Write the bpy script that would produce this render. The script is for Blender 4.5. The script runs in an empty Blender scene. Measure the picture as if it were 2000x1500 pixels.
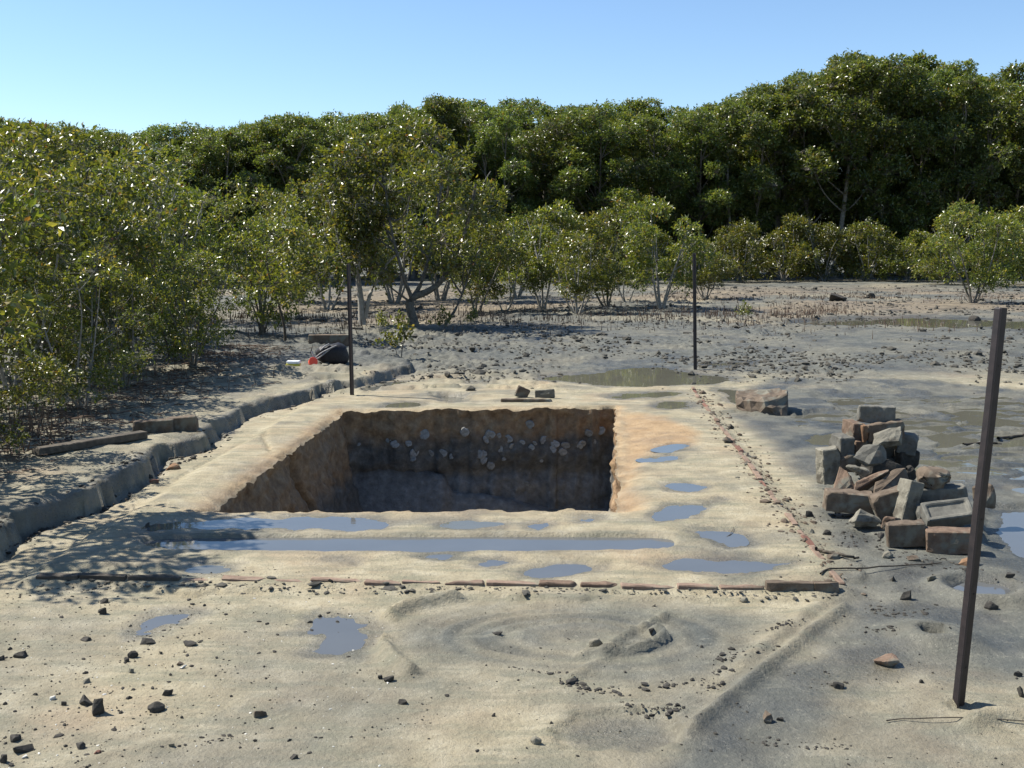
import bpy, bmesh, math, random
import numpy as np
from mathutils import Vector, Matrix, Euler

scene = bpy.context.scene
COL = scene.collection
R = math.radians

# ------------------------------------------------------------------ camera, sky, sun, exposure
CAM_H, FOC = 1.5, 2100.0
PITCH = math.atan(270.0 / FOC)
cam_data = bpy.data.cameras.new("camera")
cam_data.sensor_width = 36.0
cam_data.lens = 36.0 * FOC / 2000.0
cam_data.clip_start, cam_data.clip_end = 0.05, 2000.0
cam = bpy.data.objects.new("camera", cam_data)
cam.location = (0, 0, CAM_H)
cam.rotation_euler = (R(90) - PITCH, 0, 0)
COL.objects.link(cam)
scene.camera = cam

SUN_EL = R(51)
SUN_DIR = Vector((-0.945 * math.cos(SUN_EL), 0.327 * math.cos(SUN_EL), math.sin(SUN_EL)))
world = bpy.data.worlds.new("World")
scene.world = world
world.use_nodes = True
wn, wl = world.node_tree.nodes, world.node_tree.links
wn.clear()
sky = wn.new("ShaderNodeTexSky")
sky.sky_type = 'NISHITA'
sky.sun_disc = False
sky.sun_elevation = SUN_EL
sky.sun_rotation = math.atan2(SUN_DIR.x, SUN_DIR.y)
sky.air_density, sky.dust_density, sky.ozone_density = 1.0, 0.0, 5.0
bg = wn.new("ShaderNodeBackground")
bg.inputs["Strength"].default_value = 0.09
wo = wn.new("ShaderNodeOutputWorld")
wl.new(sky.outputs[0], bg.inputs[0])
wl.new(bg.outputs[0], wo.inputs[0])

sun_data = bpy.data.lights.new("sun", 'SUN')
sun_data.energy = 5.0
sun_data.angle = R(0.53)
sun_data.color = (1.0, 0.95, 0.86)
sun = bpy.data.objects.new("sun", sun_data)
sun.rotation_euler = (-SUN_DIR).to_track_quat('-Z', 'Y').to_euler()
COL.objects.link(sun)

vs = scene.view_settings
vs.view_transform, vs.look = 'Standard', 'None'
vs.gamma, vs.use_curve_mapping = 1.0, False
vs.exposure = 0.92
scene.cycles.use_denoising = True
scene.cycles.max_bounces = 6
scene.cycles.diffuse_bounces = 3
scene.cycles.transparent_max_bounces = 6

# ------------------------------------------------------------------ small helpers
CP, SP = math.cos(PITCH), math.sin(PITCH)


def ray(px, py):
    cx, cy = (px - 1000) / FOC, (750 - py) / FOC
    return np.array([cx, CP + cy * SP, -SP + cy * CP])


def G(px, py, z=0.0):
    """photo point on the ground -> world x, y"""
    d = ray(px, py)
    t = (z - CAM_H) / d[2]
    return (d[0] * t, d[1] * t)


def P(px, py, Y):
    """photo point at world distance Y -> world point"""
    d = ray(px, py)
    t = Y / d[1]
    return Vector((d[0] * t, Y, CAM_H + d[2] * t))


_rg = np.random.default_rng(1234)
_ang = _rg.random((256, 256)) * 2 * math.pi
_GX, _GY = np.cos(_ang).astype(np.float32).ravel(), np.sin(_ang).astype(np.float32).ravel()


def perlin(x, y, seed=0):
    x, y = np.asarray(x, float), np.asarray(y, float)
    xf, yf = np.floor(x), np.floor(y)
    fx, fy = (x - xf).astype(np.float32), (y - yf).astype(np.float32)
    x0 = (xf.astype(np.int32) + seed * 37) & 255
    y0 = (yf.astype(np.int32) + seed * 101) & 255
    x1, y1 = (x0 + 1) & 255, ((y0 + 1) & 255) << 8
    y0 = y0 << 8
    ux, uy = fx * fx * fx * (fx * (fx * 6 - 15) + 10), fy * fy * fy * (fy * (fy * 6 - 15) + 10)
    k = y0 | x0
    a = _GX[k] * fx + _GY[k] * fy
    k = y0 | x1
    b = _GX[k] * (fx - 1) + _GY[k] * fy
    k = y1 | x0
    c = _GX[k] * fx + _GY[k] * (fy - 1)
    k = y1 | x1
    d = _GX[k] * (fx - 1) + _GY[k] * (fy - 1)
    return ((a + (b - a) * ux) * (1 - uy) + (c + (d - c) * ux) * uy) * 1.5


def fbm(x, y, scale, octv=4, seed=0, gain=0.5):
    s, amp, tot = 0, 1.0, 0
    f = 1.0 / scale
    for o in range(octv):
        s = s + amp * perlin(x * f + 17.3 * o, y * f - 9.1 * o, seed + o)
        tot += amp
        amp *= gain
        f *= 2.03
    return s / tot


def sstep(a, b, x):
    t = np.clip((x - a) / (b - a), 0, 1)
    return t * t * (3 - 2 * t)


def seg_dist(x, y, pts):
    d = np.full(x.shape, 1e9)
    for (ax, ay), (bx, by) in zip(pts[:-1], pts[1:]):
        vx, vy = bx - ax, by - ay
        L = vx * vx + vy * vy + 1e-12
        t = np.clip(((x - ax) * vx + (y - ay) * vy) / L, 0, 1)
        d = np.minimum(d, np.hypot(x - ax - t * vx, y - ay - t * vy))
    return d


def poly_sd(x, y, poly):
    """signed distance, negative inside"""
    d = seg_dist(x, y, poly + [poly[0]])
    ins = np.zeros(x.shape, bool)
    n = len(poly)
    j = n - 1
    for i in range(n):
        xi, yi = poly[i]
        xj, yj = poly[j]
        c = ((yi > y) != (yj > y)) & (x < (xj - xi) * (y - yi) / (yj - yi + 1e-12) + xi)
        ins ^= c
        j = i
    return np.where(ins, -d, d)


def GP(pts, z=0.0):
    return [G(a, b, z) for a, b in pts]


def smooth_poly(pts, it=2, closed=True):
    for _ in range(it):
        out = []
        n = len(pts)
        rng_ = range(n) if closed else range(n - 1)
        if not closed:
            out.append(pts[0])
        for i in rng_:
            a, b = pts[i], pts[(i + 1) % n]
            out.append((a[0] * .75 + b[0] * .25, a[1] * .75 + b[1] * .25))
            out.append((a[0] * .25 + b[0] * .75, a[1] * .25 + b[1] * .75))
        if not closed:
            out.append(pts[-1])
        pts = out
    return pts


def mesh_np(name, verts, faces, smooth=False):
    """faces: list of int arrays (n,k)"""
    if not isinstance(faces, (list, tuple)):
        faces = [faces]
    me = bpy.data.meshes.new(name)
    verts = np.asarray(verts, np.float32)
    me.vertices.add(len(verts))
    me.vertices.foreach_set("co", verts.ravel())
    loops = np.concatenate([f.ravel() for f in faces]).astype(np.int32)
    tot = np.concatenate([np.full(len(f), f.shape[1], np.int32) for f in faces])
    st = np.concatenate([[0], np.cumsum(tot)[:-1]]).astype(np.int32)
    me.loops.add(len(loops))
    me.loops.foreach_set("vertex_index", loops)
    me.polygons.add(len(tot))
    me.polygons.foreach_set("loop_start", st)
    me.polygons.foreach_set("loop_total", tot)
    me.polygons.foreach_set("use_smooth", np.full(len(tot), smooth, bool))
    me.update(calc_edges=True)
    return me


def set_col(me, name, rgba):
    a = me.color_attributes.new(name, 'FLOAT_COLOR', 'POINT')
    a.data.foreach_set("color", np.asarray(rgba, np.float32).ravel())


def obj(name, me, mat=None, parent=None, loc=None, rot=None):
    o = bpy.data.objects.new(name, me)
    COL.objects.link(o)
    if mat is not None and me is not None and len(me.materials) == 0:
        me.materials.append(mat)
    if parent is not None:
        o.parent = parent
    if loc is not None:
        o.location = loc
    if rot is not None:
        o.rotation_euler = rot
    return o


def tag(o, label, cat, group=None, kind=None):
    if label:
        o["label"] = label
    if cat:
        o["category"] = cat
    if group:
        o["group"] = group
    if kind:
        o["kind"] = kind
    return o


def struct(o):
    o["kind"] = "structure"
    return o


def empty(name, loc, rot=(0, 0, 0), scale=(1, 1, 1)):
    o = bpy.data.objects.new(name, None)
    o.empty_display_size = 0.1
    o.location, o.rotation_euler, o.scale = loc, rot, scale
    COL.objects.link(o)
    return o


# ------------------------------------------------------------------ materials
class NT:
    def __init__(self, name):
        self.m = bpy.data.materials.new(name)
        self.m.use_nodes = True
        self.t = self.m.node_tree
        self.t.nodes.clear()
        self.out = self.n("ShaderNodeOutputMaterial")

    def n(self, typ, **kw):
        nd = self.t.nodes.new(typ)
        for k, v in kw.items():
            if hasattr(nd, k):
                setattr(nd, k, v)
        return nd

    def l(self, a, b):
        self.t.links.new(a, b)

    def val(self, sock, v):
        if hasattr(v, "is_output") or isinstance(v, bpy.types.NodeSocket):
            self.l(v, sock)
        else:
            sock.default_value = v

    def noise(self, vec, scale, detail=4, rough=0.55):
        nd = self.n("ShaderNodeTexNoise")
        if vec is not None:
            self.l(vec, nd.inputs["Vector"])
        nd.inputs["Scale"].default_value = scale
        nd.inputs["Detail"].default_value = detail
        nd.inputs["Roughness"].default_value = rough
        return nd.outputs["Fac"]

    def ramp(self, fac, stops):
        nd = self.n("ShaderNodeValToRGB")
        self.l(fac, nd.inputs[0])
        e = nd.color_ramp.elements
        while len(e) < len(stops):
            e.new(0.5)
        for el, (p, c) in zip(e, stops):
            el.position = p
            el.color = tuple(c) + (1,) if len(c) == 3 else c
        return nd.outputs[0]

    def step(self, fac, a, b):
        nd = self.n("ShaderNodeMapRange")
        nd.interpolation_type = 'SMOOTHSTEP'
        self.l(fac, nd.inputs[0])
        nd.inputs[1].default_value, nd.inputs[2].default_value = a, b
        return nd.outputs[0]

    def mix(self, fac, a, b, mode='MIX'):
        nd = self.n("ShaderNodeMix", data_type='RGBA', blend_type=mode)
        self.val(nd.inputs[0], fac)
        for s, v in ((nd.inputs[6], a), (nd.inputs[7], b)):
            if isinstance(v, tuple):
                s.default_value = v + (1,) if len(v) == 3 else v
            else:
                self.l(v, s)
        return nd.outputs[2]

    def math(self, op, a, b=0.0):
        nd = self.n("ShaderNodeMath", operation=op)
        self.val(nd.inputs[0], a)
        self.val(nd.inputs[1], b)
        return nd.outputs[0]

    def bump(self, h, strength, dist, prev=None):
        nd = self.n("ShaderNodeBump")
        nd.inputs["Strength"].default_value = strength
        nd.inputs["Distance"].default_value = dist
        self.l(h, nd.inputs["Height"])
        if prev is not None:
            self.l(prev, nd.inputs["Normal"])
        return nd.outputs[0]

    def principled(self, color, rough=0.8, normal=None, spec=0.5, **kw):
        nd = self.n("ShaderNodeBsdfPrincipled")
        self.val(nd.inputs["Base Color"], color if not isinstance(color, tuple) else color + (1,))
        self.val(nd.inputs["Roughness"], rough)
        self.val(nd.inputs["Specular IOR Level"], spec)
        if normal is not None:
            self.l(normal, nd.inputs["Normal"])
        for k, v in kw.items():
            self.val(nd.inputs[k], v)
        return nd

    def finish(self, sh):
        self.l(sh, self.out.inputs[0])
        return self.m


def mat_ground():
    t = NT("mud")
    tc = t.n("ShaderNodeTexCoord").outputs["Object"]
    at = t.n("ShaderNodeAttribute", attribute_name="masks")
    sep = t.n("ShaderNodeSeparateColor")
    t.l(at.outputs["Color"], sep.inputs[0])
    wet, grey, orange = sep.outputs[0], sep.outputs[1], sep.outputs[2]  # first channel also carries the shade painted on the bank face
    n1 = t.noise(tc, 1.1, 5, .6)
    n2 = t.noise(tc, 6.0, 6, .65)
    n3 = t.noise(tc, 60.0, 5, .7)
    st = t.n("ShaderNodeMapping")
    st.inputs["Scale"].default_value = (1.2, 5.5, 1)
    st.inputs["Rotation"].default_value = (0, 0, R(12))
    t.l(tc, st.inputs[0])
    n4 = t.noise(st.outputs[0], 2.2, 6, .65)
    tan = t.ramp(n2, [(.3, (.22, .185, .116)), (.5, (.288, .247, .16)), (.68, (.35, .31, .215))])
    tan = t.mix(t.step(n4, .46, .64), tan, (.20, .184, .12))
    tan = t.mix(t.math('MULTIPLY', t.step(n1, .52, .7), .6), tan, (.29, .215, .135))
    gr = t.ramp(n2, [(.3, (.045, .049, .044)), (.5, (.068, .073, .065)), (.7, (.105, .108, .092))])
    gr = t.mix(t.step(n4, .54, .72), gr, (.135, .132, .105))
    orc = t.ramp(n2, [(.3, (.24, .15, .068)), (.55, (.32, .21, .105)), (.75, (.36, .26, .15))])
    tan = t.mix(t.math('MULTIPLY', t.step(t.noise(tc, 2.6, 7, .7), .52, .66), .65), tan, (.16, .152, .10))
    c = t.mix(grey, tan, gr)
    c = t.mix(orange, c, orc)
    n5 = t.noise(tc, 34, 9, .78)
    c = t.mix(t.math('MULTIPLY', t.step(n5, .54, .68), .42), c, (.085, .08, .062))
    c = t.mix(t.math('MULTIPLY', t.step(n5, .46, .34), .30), c, (.36, .33, .25))
    sp = t.step(n3, .58, .70)
    c = t.mix(t.math('MULTIPLY', sp, .55), c, (.075, .07, .055))
    vor = t.n("ShaderNodeTexVoronoi")
    vor.inputs["Scale"].default_value = 85
    t.l(tc, vor.inputs["Vector"])
    pale = t.math('MULTIPLY', t.math('LESS_THAN', vor.outputs["Distance"], .16), t.step(n2, .52, .62))
    c = t.mix(t.math('MULTIPLY', pale, .55), c, (.42, .40, .33))
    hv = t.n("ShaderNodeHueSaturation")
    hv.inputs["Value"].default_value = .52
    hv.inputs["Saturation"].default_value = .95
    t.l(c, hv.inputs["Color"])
    c = t.mix(wet, c, hv.outputs[0])  # darkens wet ground, and the shade painted on the bank face
    rough = t.math('SUBTRACT', .88, t.math('MULTIPLY', wet, t.math('ADD', .45, t.math('MULTIPLY', t.step(n3, .42, .6), .28))))
    b = t.bump(t.noise(tc, 18, 6, .7), .7, .016)
    b = t.bump(n3, 1.0, .007, b)
    b = t.bump(t.noise(tc, 220, 3, .6), .5, .002, b)
    return t.finish(t.principled(c, rough, b, .5).outputs[0])


def mat_pit():
    t = NT("clay_strata")
    tc = t.n("ShaderNodeTexCoord").outputs["Object"]
    sx = t.n("ShaderNodeSeparateXYZ")
    t.l(tc, sx.inputs[0])
    n1 = t.noise(tc, 2.5, 4)
    n2 = t.noise(tc, 14, 6, .65)
    n3 = t.noise(tc, 70, 4, .7)
    z = t.math('ADD', sx.outputs[2], t.math('MULTIPLY', t.math('SUBTRACT', n1, .5), .35))
    z = t.math('ADD', z, t.n("ShaderNodeAttribute", attribute_name="strata").outputs["Fac"])
    top = t.ramp(n2, [(.3, (.13, .075, .038)), (.55, (.25, .16, .085)), (.75, (.34, .245, .145))])
    mid = t.ramp(n2, [(.3, (.055, .050, .043)), (.55, (.105, .097, .083)), (.75, (.185, .172, .148))])
    low = t.ramp(n2, [(.3, (.105, .098, .086)), (.55, (.175, .165, .147)), (.75, (.27, .255, .23))])
    c = t.mix(t.step(z, -.36, -.20), mid, top)
    c = t.mix(t.step(z, -.52, -.72), c, low)
    c = t.mix(t.math('MULTIPLY', t.step(n3, .58, .72), .5), c, (.05, .045, .04))
    b = t.bump(n2, .8, .03)
    b = t.bump(n3, .6, .008, b)
    return t.finish(t.principled(c, .8, b, .35).outputs[0])


def mat_water(name, deep):
    t = NT(name)
    tc = t.n("ShaderNodeTexCoord").outputs["Object"]
    n = t.noise(tc, 3, 3)
    c = t.mix(n, deep, tuple(v * 1.35 for v in deep))
    b = t.bump(t.noise(tc, 9, 2), .03, .01)
    return t.finish(t.principled(c, .03, b, .5, IOR=1.33).outputs[0])


def mat_leaf(name, dark, light, yellow, trans=.3):
    t = NT(name)
    at = t.n("ShaderNodeAttribute", attribute_name="tint").outputs["Fac"]
    oi = t.n("ShaderNodeObjectInfo").outputs["Random"]
    c = t.ramp(at, [(0, dark), (.55, light), (.9, yellow), (1, (.15, .075, .02))])
    hv = t.n("ShaderNodeHueSaturation")
    t.l(c, hv.inputs["Color"])
    t.val(hv.inputs["Value"], t.math('ADD', .82, t.math('MULTIPLY', oi, .4)))
    t.val(hv.inputs["Hue"], t.math('ADD', .49, t.math('MULTIPLY', oi, .02)))
    c = hv.outputs[0]
    p = t.principled(c, .35, None, .9)
    tr = t.n("ShaderNodeBsdfTranslucent")
    t.l(t.mix(1.0, c, (1.25, 1.2, .6), 'MULTIPLY'), tr.inputs[0])
    mx = t.n("ShaderNodeMixShader")
    mx.inputs[0].default_value = trans
    t.l(p.outputs[0], mx.inputs[1])
    t.l(tr.outputs[0], mx.inputs[2])
    return t.finish(mx.outputs[0])


def mat_simple(name, c1, c2, scale=12, rough=.85, bump=.5, bdist=.01, c3=None, thr=(.55, .7), spec=.3):
    t = NT(name)
    tc = t.n("ShaderNodeTexCoord").outputs["Object"]
    n = t.noise(tc, scale, 6, .65)
    n3 = t.noise(tc, scale * 5, 5, .7)
    c = t.ramp(n, [(.32, c1), (.68, c2)])
    c = t.mix(t.math('MULTIPLY', t.step(n3, .55, .72), .45), c, tuple(v * .45 for v in c1))
    if c3:
        c = t.mix(t.step(t.noise(tc, scale * .45, 5, .6), *thr), c, c3)
    oi = t.n("ShaderNodeObjectInfo").outputs["Random"]
    hv = t.n("ShaderNodeHueSaturation")
    t.l(c, hv.inputs["Color"])
    t.val(hv.inputs["Value"], t.math('ADD', .85, t.math('MULTIPLY', oi, .3)))
    b = t.bump(n, bump, bdist)
    b = t.bump(n3, bump * .8, bdist * .35, b)
    return t.finish(t.principled(hv.outputs[0], rough, b, spec).outputs[0])


M = {}
M['mud'] = mat_ground()
M['pit'] = mat_pit()
M['water'] = mat_water("still_water", (.075, .078, .078))
M['water_green'] = mat_water("shallow_water", (.085, .083, .066))
M['leaf_near'] = mat_leaf("leaf_near", (.042, .064, .011), (.135, .158, .025), (.26, .22, .055), .5)
M['leaf_far'] = mat_leaf("leaf_far", (.040, .066, .015), (.125, .165, .034), (.22, .215, .06), .48)
M['bark'] = mat_simple("bark", (0.075, 0.064, 0.049), (0.203, 0.188, 0.158), 18, .9, .6, .01)
M['bark_pale'] = mat_simple("bark_pale", (0.168, 0.154, 0.133), (0.322, 0.308, 0.273), 14, .9, .5, .008)
M['bark_dark'] = mat_simple("bark_dark", (.04, .032, .025), (.10, .085, .065), 18, .9, .6, .01)
M['root'] = mat_simple("aerial_root", (.06, .042, .03), (.15, .105, .075), 20, .9, .3, .004)
MUDC = (.15, .145, .115)
M['brick_red'] = mat_simple("brick_red", (0.111, 0.052, 0.037), (0.184, 0.092, 0.065), 16, .9, .5, .006, MUDC, (.52, .66))
M['brick_brown'] = mat_simple("brick_brown", (0.081, 0.061, 0.043), (0.150, 0.115, 0.083), 16, .9, .6, .008, MUDC, (.5, .66))
M['brick_warm'] = mat_simple("brick_warm", (.10, .065, .045), (.19, .135, .095), 16, .92, .7, .009, (.15, .14, .11), (.5, .64))
M['brick_dull'] = mat_simple("brick_dull", (.15, .10, .072), (.24, .175, .13), 16, .92, .6, .006, (.20, .178, .13), (.46, .6))
M['brick_grey'] = mat_simple("brick_grey", (0.077, 0.074, 0.064), (0.147, 0.141, 0.118), 16, .9, .5, .006, (0.083, 0.054, 0.038), (.58, .72))
M['brick_orange'] = mat_simple("brick_orange", (0.134, 0.073, 0.039), (0.213, 0.134, 0.078), 18, .92, .7, .01, MUDC, (.58, .7))
M['stone_pale'] = mat_simple("stone_pale", (.125, .115, .09), (.23, .215, .17), 14, .92, .7, .01, (.085, .075, .058), (.54, .66))
M['stone_dark'] = mat_simple("stone_dark", (.026, .024, .021), (.062, .056, .046), 22, .9, .6, .008, (.10, .092, .07), (.62, .74))
M['clod'] = mat_simple("clod", (.035, .033, .028), (.095, .088, .07), 20, .9, .5, .008)
M['stone_mid'] = mat_simple("stone_mid", (.11, .10, .078), (.20, .185, .14), 22, .9, .6, .008, (.06, .055, .045), (.6, .72))
M['stone_white'] = mat_simple("stone_white", (0.400, 0.384, 0.336), (0.560, 0.544, 0.496), 25, .85, .4, .004)
M['shell'] = mat_simple("shell", (0.14, 0.135, 0.12), (0.30, 0.29, 0.265), 40, .7, .6, .004)
M['timber'] = mat_simple("timber", (0.040, 0.034, 0.027), (0.104, 0.088, 0.068), 20, .9, .6, .006)
M['steel'] = mat_simple("painted_steel", (.012, .009, .010), (.030, .021, .021), 30, .5, .25, .002, (.11, .05, .03), (.66, .74), .5)
M['bag'] = mat_simple("black_nylon", (.008, .008, .010), (.02, .02, .024), 30, .55, .3, .003)
M['strap'] = mat_simple("grey_webbing", (.16, .16, .165), (.28, .28, .28), 60, .6, .3, .002)
M['red_plastic'] = mat_simple("red_plastic", (.75, .07, .035), (.85, .11, .05), 20, .4, .1, .002)
M['white_plastic'] = mat_simple("white_plastic", (.7, .74, .8), (.82, .84, .86), 20, .4, .1, .002)
M['yellow_plastic'] = mat_simple("yellow_plastic", (.45, .42, .05), (.6, .55, .08), 20, .4, .1, .002)

# ------------------------------------------------------------------ terrain
TH = math.atan(143.0 / FOC)                       # the pit's long axis turns a little to the right
UX, UY = math.cos(TH), -math.sin(TH)
VX, VY = math.sin(TH), math.cos(TH)


def uv_of(x, y):
    return x * UX + y * UY, x * VX + y * VY


c_nl, c_nr, c_fl, c_fr = G(397, 996), G(1207, 992), G(668, 802), G(1201, 793)
uvs = [uv_of(*c) for c in (c_nl, c_nr, c_fl, c_fr)]
U0 = (uvs[0][0] + uvs[2][0]) / 2
U1 = (uvs[1][0] + uvs[3][0]) / 2
V0 = (uvs[0][1] + uvs[1][1]) / 2
V1 = (uvs[2][1] + uvs[3][1]) / 2


def lines(spec, must):
    """spec: list of (start, stop, step) ; returns sorted coordinates holding the values in must"""
    out = []
    for a, b, s in spec:
        n = max(1, int(round((b - a) / s)))
        out += [a + (b - a) * i / n for i in range(n)]
    out.append(spec[-1][1])
    out = np.array(out)
    for m in must:
        out[np.argmin(np.abs(out - m))] = m
    return np.sort(out)


us = lines([(-400, -60, 60), (-60, -24, 3), (-24, -12, .5), (-12, -4.6, .11), (-4.6, 3.6, .022), (3.6, 13, .09), (13, 26, .5),
            (26, 60, 3), (60, 400, 60)], (U0, U1))
vv = [2.1]
while vv[-1] < 62:
    vv.append(vv[-1] + max(.016, .0046 * vv[-1]))
vs_ = lines([(-60, -6, 9), (-6, 2.1, .6)], ())[:-1]
vlin = np.concatenate([vs_, vv, np.arange(66, 120, 6), np.arange(140, 420, 40)])
for m in (V0, V1):
    vlin[np.argmin(np.abs(vlin - m))] = m
vlin = np.sort(vlin)
NU, NV = len(us), len(vlin)
iu0, iu1 = int(np.argmin(np.abs(us - U0))), int(np.argmin(np.abs(us - U1)))
iv0, iv1 = int(np.argmin(np.abs(vlin - V0))), int(np.argmin(np.abs(vlin - V1)))
UU, VV = np.meshgrid(us, vlin)                       # [NV, NU]
X = UU * UX + VV * VX
Y = UU * UY + VV * VY
# pull the hole's corners onto the measured corners, and roughen its edges
s = np.clip((UU - U0) / (U1 - U0), 0, 1)
tt = np.clip((VV - V0) / (V1 - V0), 0, 1)
corr = []
for (cu, cv), c in zip(((U0, V0), (U1, V0), (U0, V1), (U1, V1)), (c_nl, c_nr, c_fl, c_fr)):
    corr.append((c[0] - (cu * UX + cv * VX), c[1] - (cu * UY + cv * VY)))
w = [(1 - s) * (1 - tt), s * (1 - tt), (1 - s) * tt, s * tt]
du_ = np.maximum(np.maximum(U0 - UU, UU - U1), 0)
dv_ = np.maximum(np.maximum(V0 - VV, VV - V1), 0)
dout = np.hypot(du_, dv_)
fall = np.exp(-dout / .6)
X += fall * sum(wi * c[0] for wi, c in zip(w, corr))
Y += fall * sum(wi * c[1] for wi, c in zip(w, corr))
near = np.exp(-(dout / .12) ** 2)
X += near * (.035 * fbm(UU, VV, .55, 4, 31) + .04 * fbm(UU, VV, .11, 4, 35, .65))
Y += near * (.05 * fbm(UU, VV, .5, 4, 41) + .05 * fbm(UU, VV, .12, 4, 45, .65)) * np.where(VV < (V0 + V1) / 2, .45, 1)

BANK = GP([(-260, 1190), (-120, 1110), (0, 1058), (60, 1032), (130, 1002), (215, 966), (280, 926), (340, 886), (400, 862), (440, 838),
           (480, 808), (560, 785), (640, 766), (730, 748), (775, 734), (812, 716)]) + [
    (-1.6, 14.6), (-2.6, 16.5), (-4.2, 20), (-40, 24), (-40, 1.5), (-3.9, 1.5)]
PLAT = GP([(60, 1124), (1648, 1148), (1350, 755), (830, 745), (640, 765)])
RIGHT_EDGE = GP([(1648, 1148), (1350, 755)])

# puddles: name part, outline in photo points, water level, rim slope, material
PUD = [
    ("trough", [(278, 1049), (330, 1044), (600, 1042), (940, 1041), (1200, 1042), (1312, 1043), (1320, 1056), (1308, 1070), (900, 1073), (500, 1072), (330, 1070), (280, 1060)], -.022, 1.2, 'water'),
    ("long", [(278, 1024), (360, 1014), (500, 1010), (650, 1008), (740, 1012), (770, 1022), (740, 1031), (600, 1033), (400, 1032), (310, 1030)], -.012, .10, 'water'),
    ("small", [(855, 1024), (890, 1014), (950, 1013), (985, 1020), (960, 1028), (890, 1030)], -.010, .08, 'water_green'),
    ("small", [(1030, 1025), (1048, 1021), (1072, 1023), (1060, 1029), (1040, 1030)], -.010, .08, 'water'),
    ("small", [(1132, 1013), (1165, 1007), (1185, 1010), (1165, 1017), (1140, 1018)], -.010, .08, 'water'),
    ("small", [(1284, 1003), (1312, 988), (1350, 985), (1385, 974), (1426, 972), (1400, 983), (1360, 997), (1330, 1008), (1290, 1013)], -.010, .10, 'water'),
    ("small", [(1340, 1030), (1400, 1032), (1428, 1036), (1450, 1058), (1425, 1062), (1408, 1052), (1350, 1040)], -.010, .10, 'water'),
    ("small", [(1310, 946), (1345, 941), (1388, 948), (1360, 954), (1325, 955)], -.010, .08, 'water'),
    ("small", [(1285, 876), (1330, 866), (1338, 870), (1310, 878), (1290, 879)], -.010, .12, 'water'),
    ("small", [(1255, 896), (1290, 892), (1330, 891), (1300, 896), (1262, 899)], -.010, .12, 'water'),
    ("small", [(1290, 1096), (1340, 1089), (1450, 1087), (1535, 1092), (1560, 1099), (1500, 1112), (1400, 1114), (1330, 1112)], -.012, .08, 'water'),
    ("small", [(1015, 1112), (1050, 1102), (1110, 1100), (1150, 1106), (1120, 1118), (1050, 1122)], -.011, .06, 'water'),
    ("small", [(935, 1098), (960, 1091), (1000, 1092), (985, 1101), (950, 1103)], -.010, .06, 'water'),
    ("small", [(640, 1094), (660, 1085), (686, 1085), (690, 1094), (660, 1100)], -.010, .08, 'water'),
    ("small", [(820, 1085), (850, 1078), (880, 1080), (870, 1088), (840, 1090)], -.010, .06, 'water'),
    ("mud", [(575, 1226), (596, 1212), (606, 1196), (650, 1190), (690, 1194), (704, 1206), (698, 1226), (676, 1232), (690, 1244), (660, 1257), (630, 1256), (615, 1242), (622, 1231)], -.034, .07, 'water'),
    ("mud", [(268, 1214), (285, 1188), (330, 1178), (372, 1184), (350, 1198), (310, 1208), (280, 1218)], -.034, .06, 'water'),
    ("small", [(372, 1112), (400, 1105), (435, 1108), (420, 1114), (385, 1115)], -.010, .08, 'water_green'),
    ("sink", [(848, 776), (862, 767), (895, 766), (920, 770), (908, 779), (870, 782)], -.05, .7, 'water_green'),
    ("small", [(745, 792), (770, 786), (808, 786), (815, 791), (780, 794)], -.010, .15, 'water_green'),
    ("small", [(1185, 776), (1230, 768), (1300, 764), (1330, 766), (1290, 772), (1220, 779)], -.010, .08, 'water_green'),
    ("small", [(1285, 788), (1305, 783), (1335, 784), (1342, 789), (1320, 795), (1292, 794)], -.010, .08, 'water_green'),
    ("pool", [(1050, 738), (1090, 731), (1150, 728), (1190, 719), (1270, 714), (1330, 720), (1360, 728), (1425, 730), (1425, 742), (1380, 749), (1250, 751), (1150, 751), (1120, 742)], -.018, .04, 'water_green'),
    ("pool", [(1390, 757), (1430, 754), (1490, 770), (1530, 782), (1470, 786), (1440, 784), (1415, 772)], -.024, .05, 'water_green'),
    ("pool", [(1375, 708), (1430, 703), (1480, 703), (1440, 711), (1390, 712)], -.02, .04, 'water_green'),
    ("pool", [(905, 742), (930, 740), (970, 743), (960, 749), (915, 748)], -.014, .06, 'water_green'),
    ("ledge", [(700, 757), (740, 749), (775, 742), (790, 744), (760, 752), (715, 762)], -.016, .08, 'water_green'),
    ("far", [(1520, 628), (1600, 622), (1700, 617), (1800, 616), (1900, 620), (2060, 622), (2150, 630), (2060, 637), (1900, 638), (1750, 632), (1600, 633)], -.05, .03, 'water_green'),
    ("tidal", [(1560, 850), (1620, 838), (1700, 842), (1720, 856), (1640, 862), (1580, 860)], -.04, .05, 'water_green'),
    ("ring", [(1862, 1139), (1880, 1129), (1920, 1127), (1960, 1133), (1972, 1141), (1950, 1150), (1900, 1151)], -.029, .5, 'water'),
    ("sheet", [(1950, 990), (2040, 975), (2200, 978), (2260, 1050), (2100, 1075), (1990, 1066), (1945, 1035)], -.056, .03, 'water'),
    ("swale", [(1150, 1405), (1190, 1392), (1240, 1392), (1262, 1402), (1220, 1414), (1170, 1416)], -.05, .07, None),
]
TIDAL = GP([(1560, 790), (1640, 770), (1800, 765), (2150, 770), (2350, 830), (2350, 960), (2050, 950), (1960, 930), (1880, 925), (1790, 910), (1770, 870), (1600, 830)])
TIDAL_Z = -.052


def region(poly, x, y, soft, nz=0.0):
    return 1 - sstep(-soft, soft, poly_sd(x, y, poly) + nz)


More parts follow.
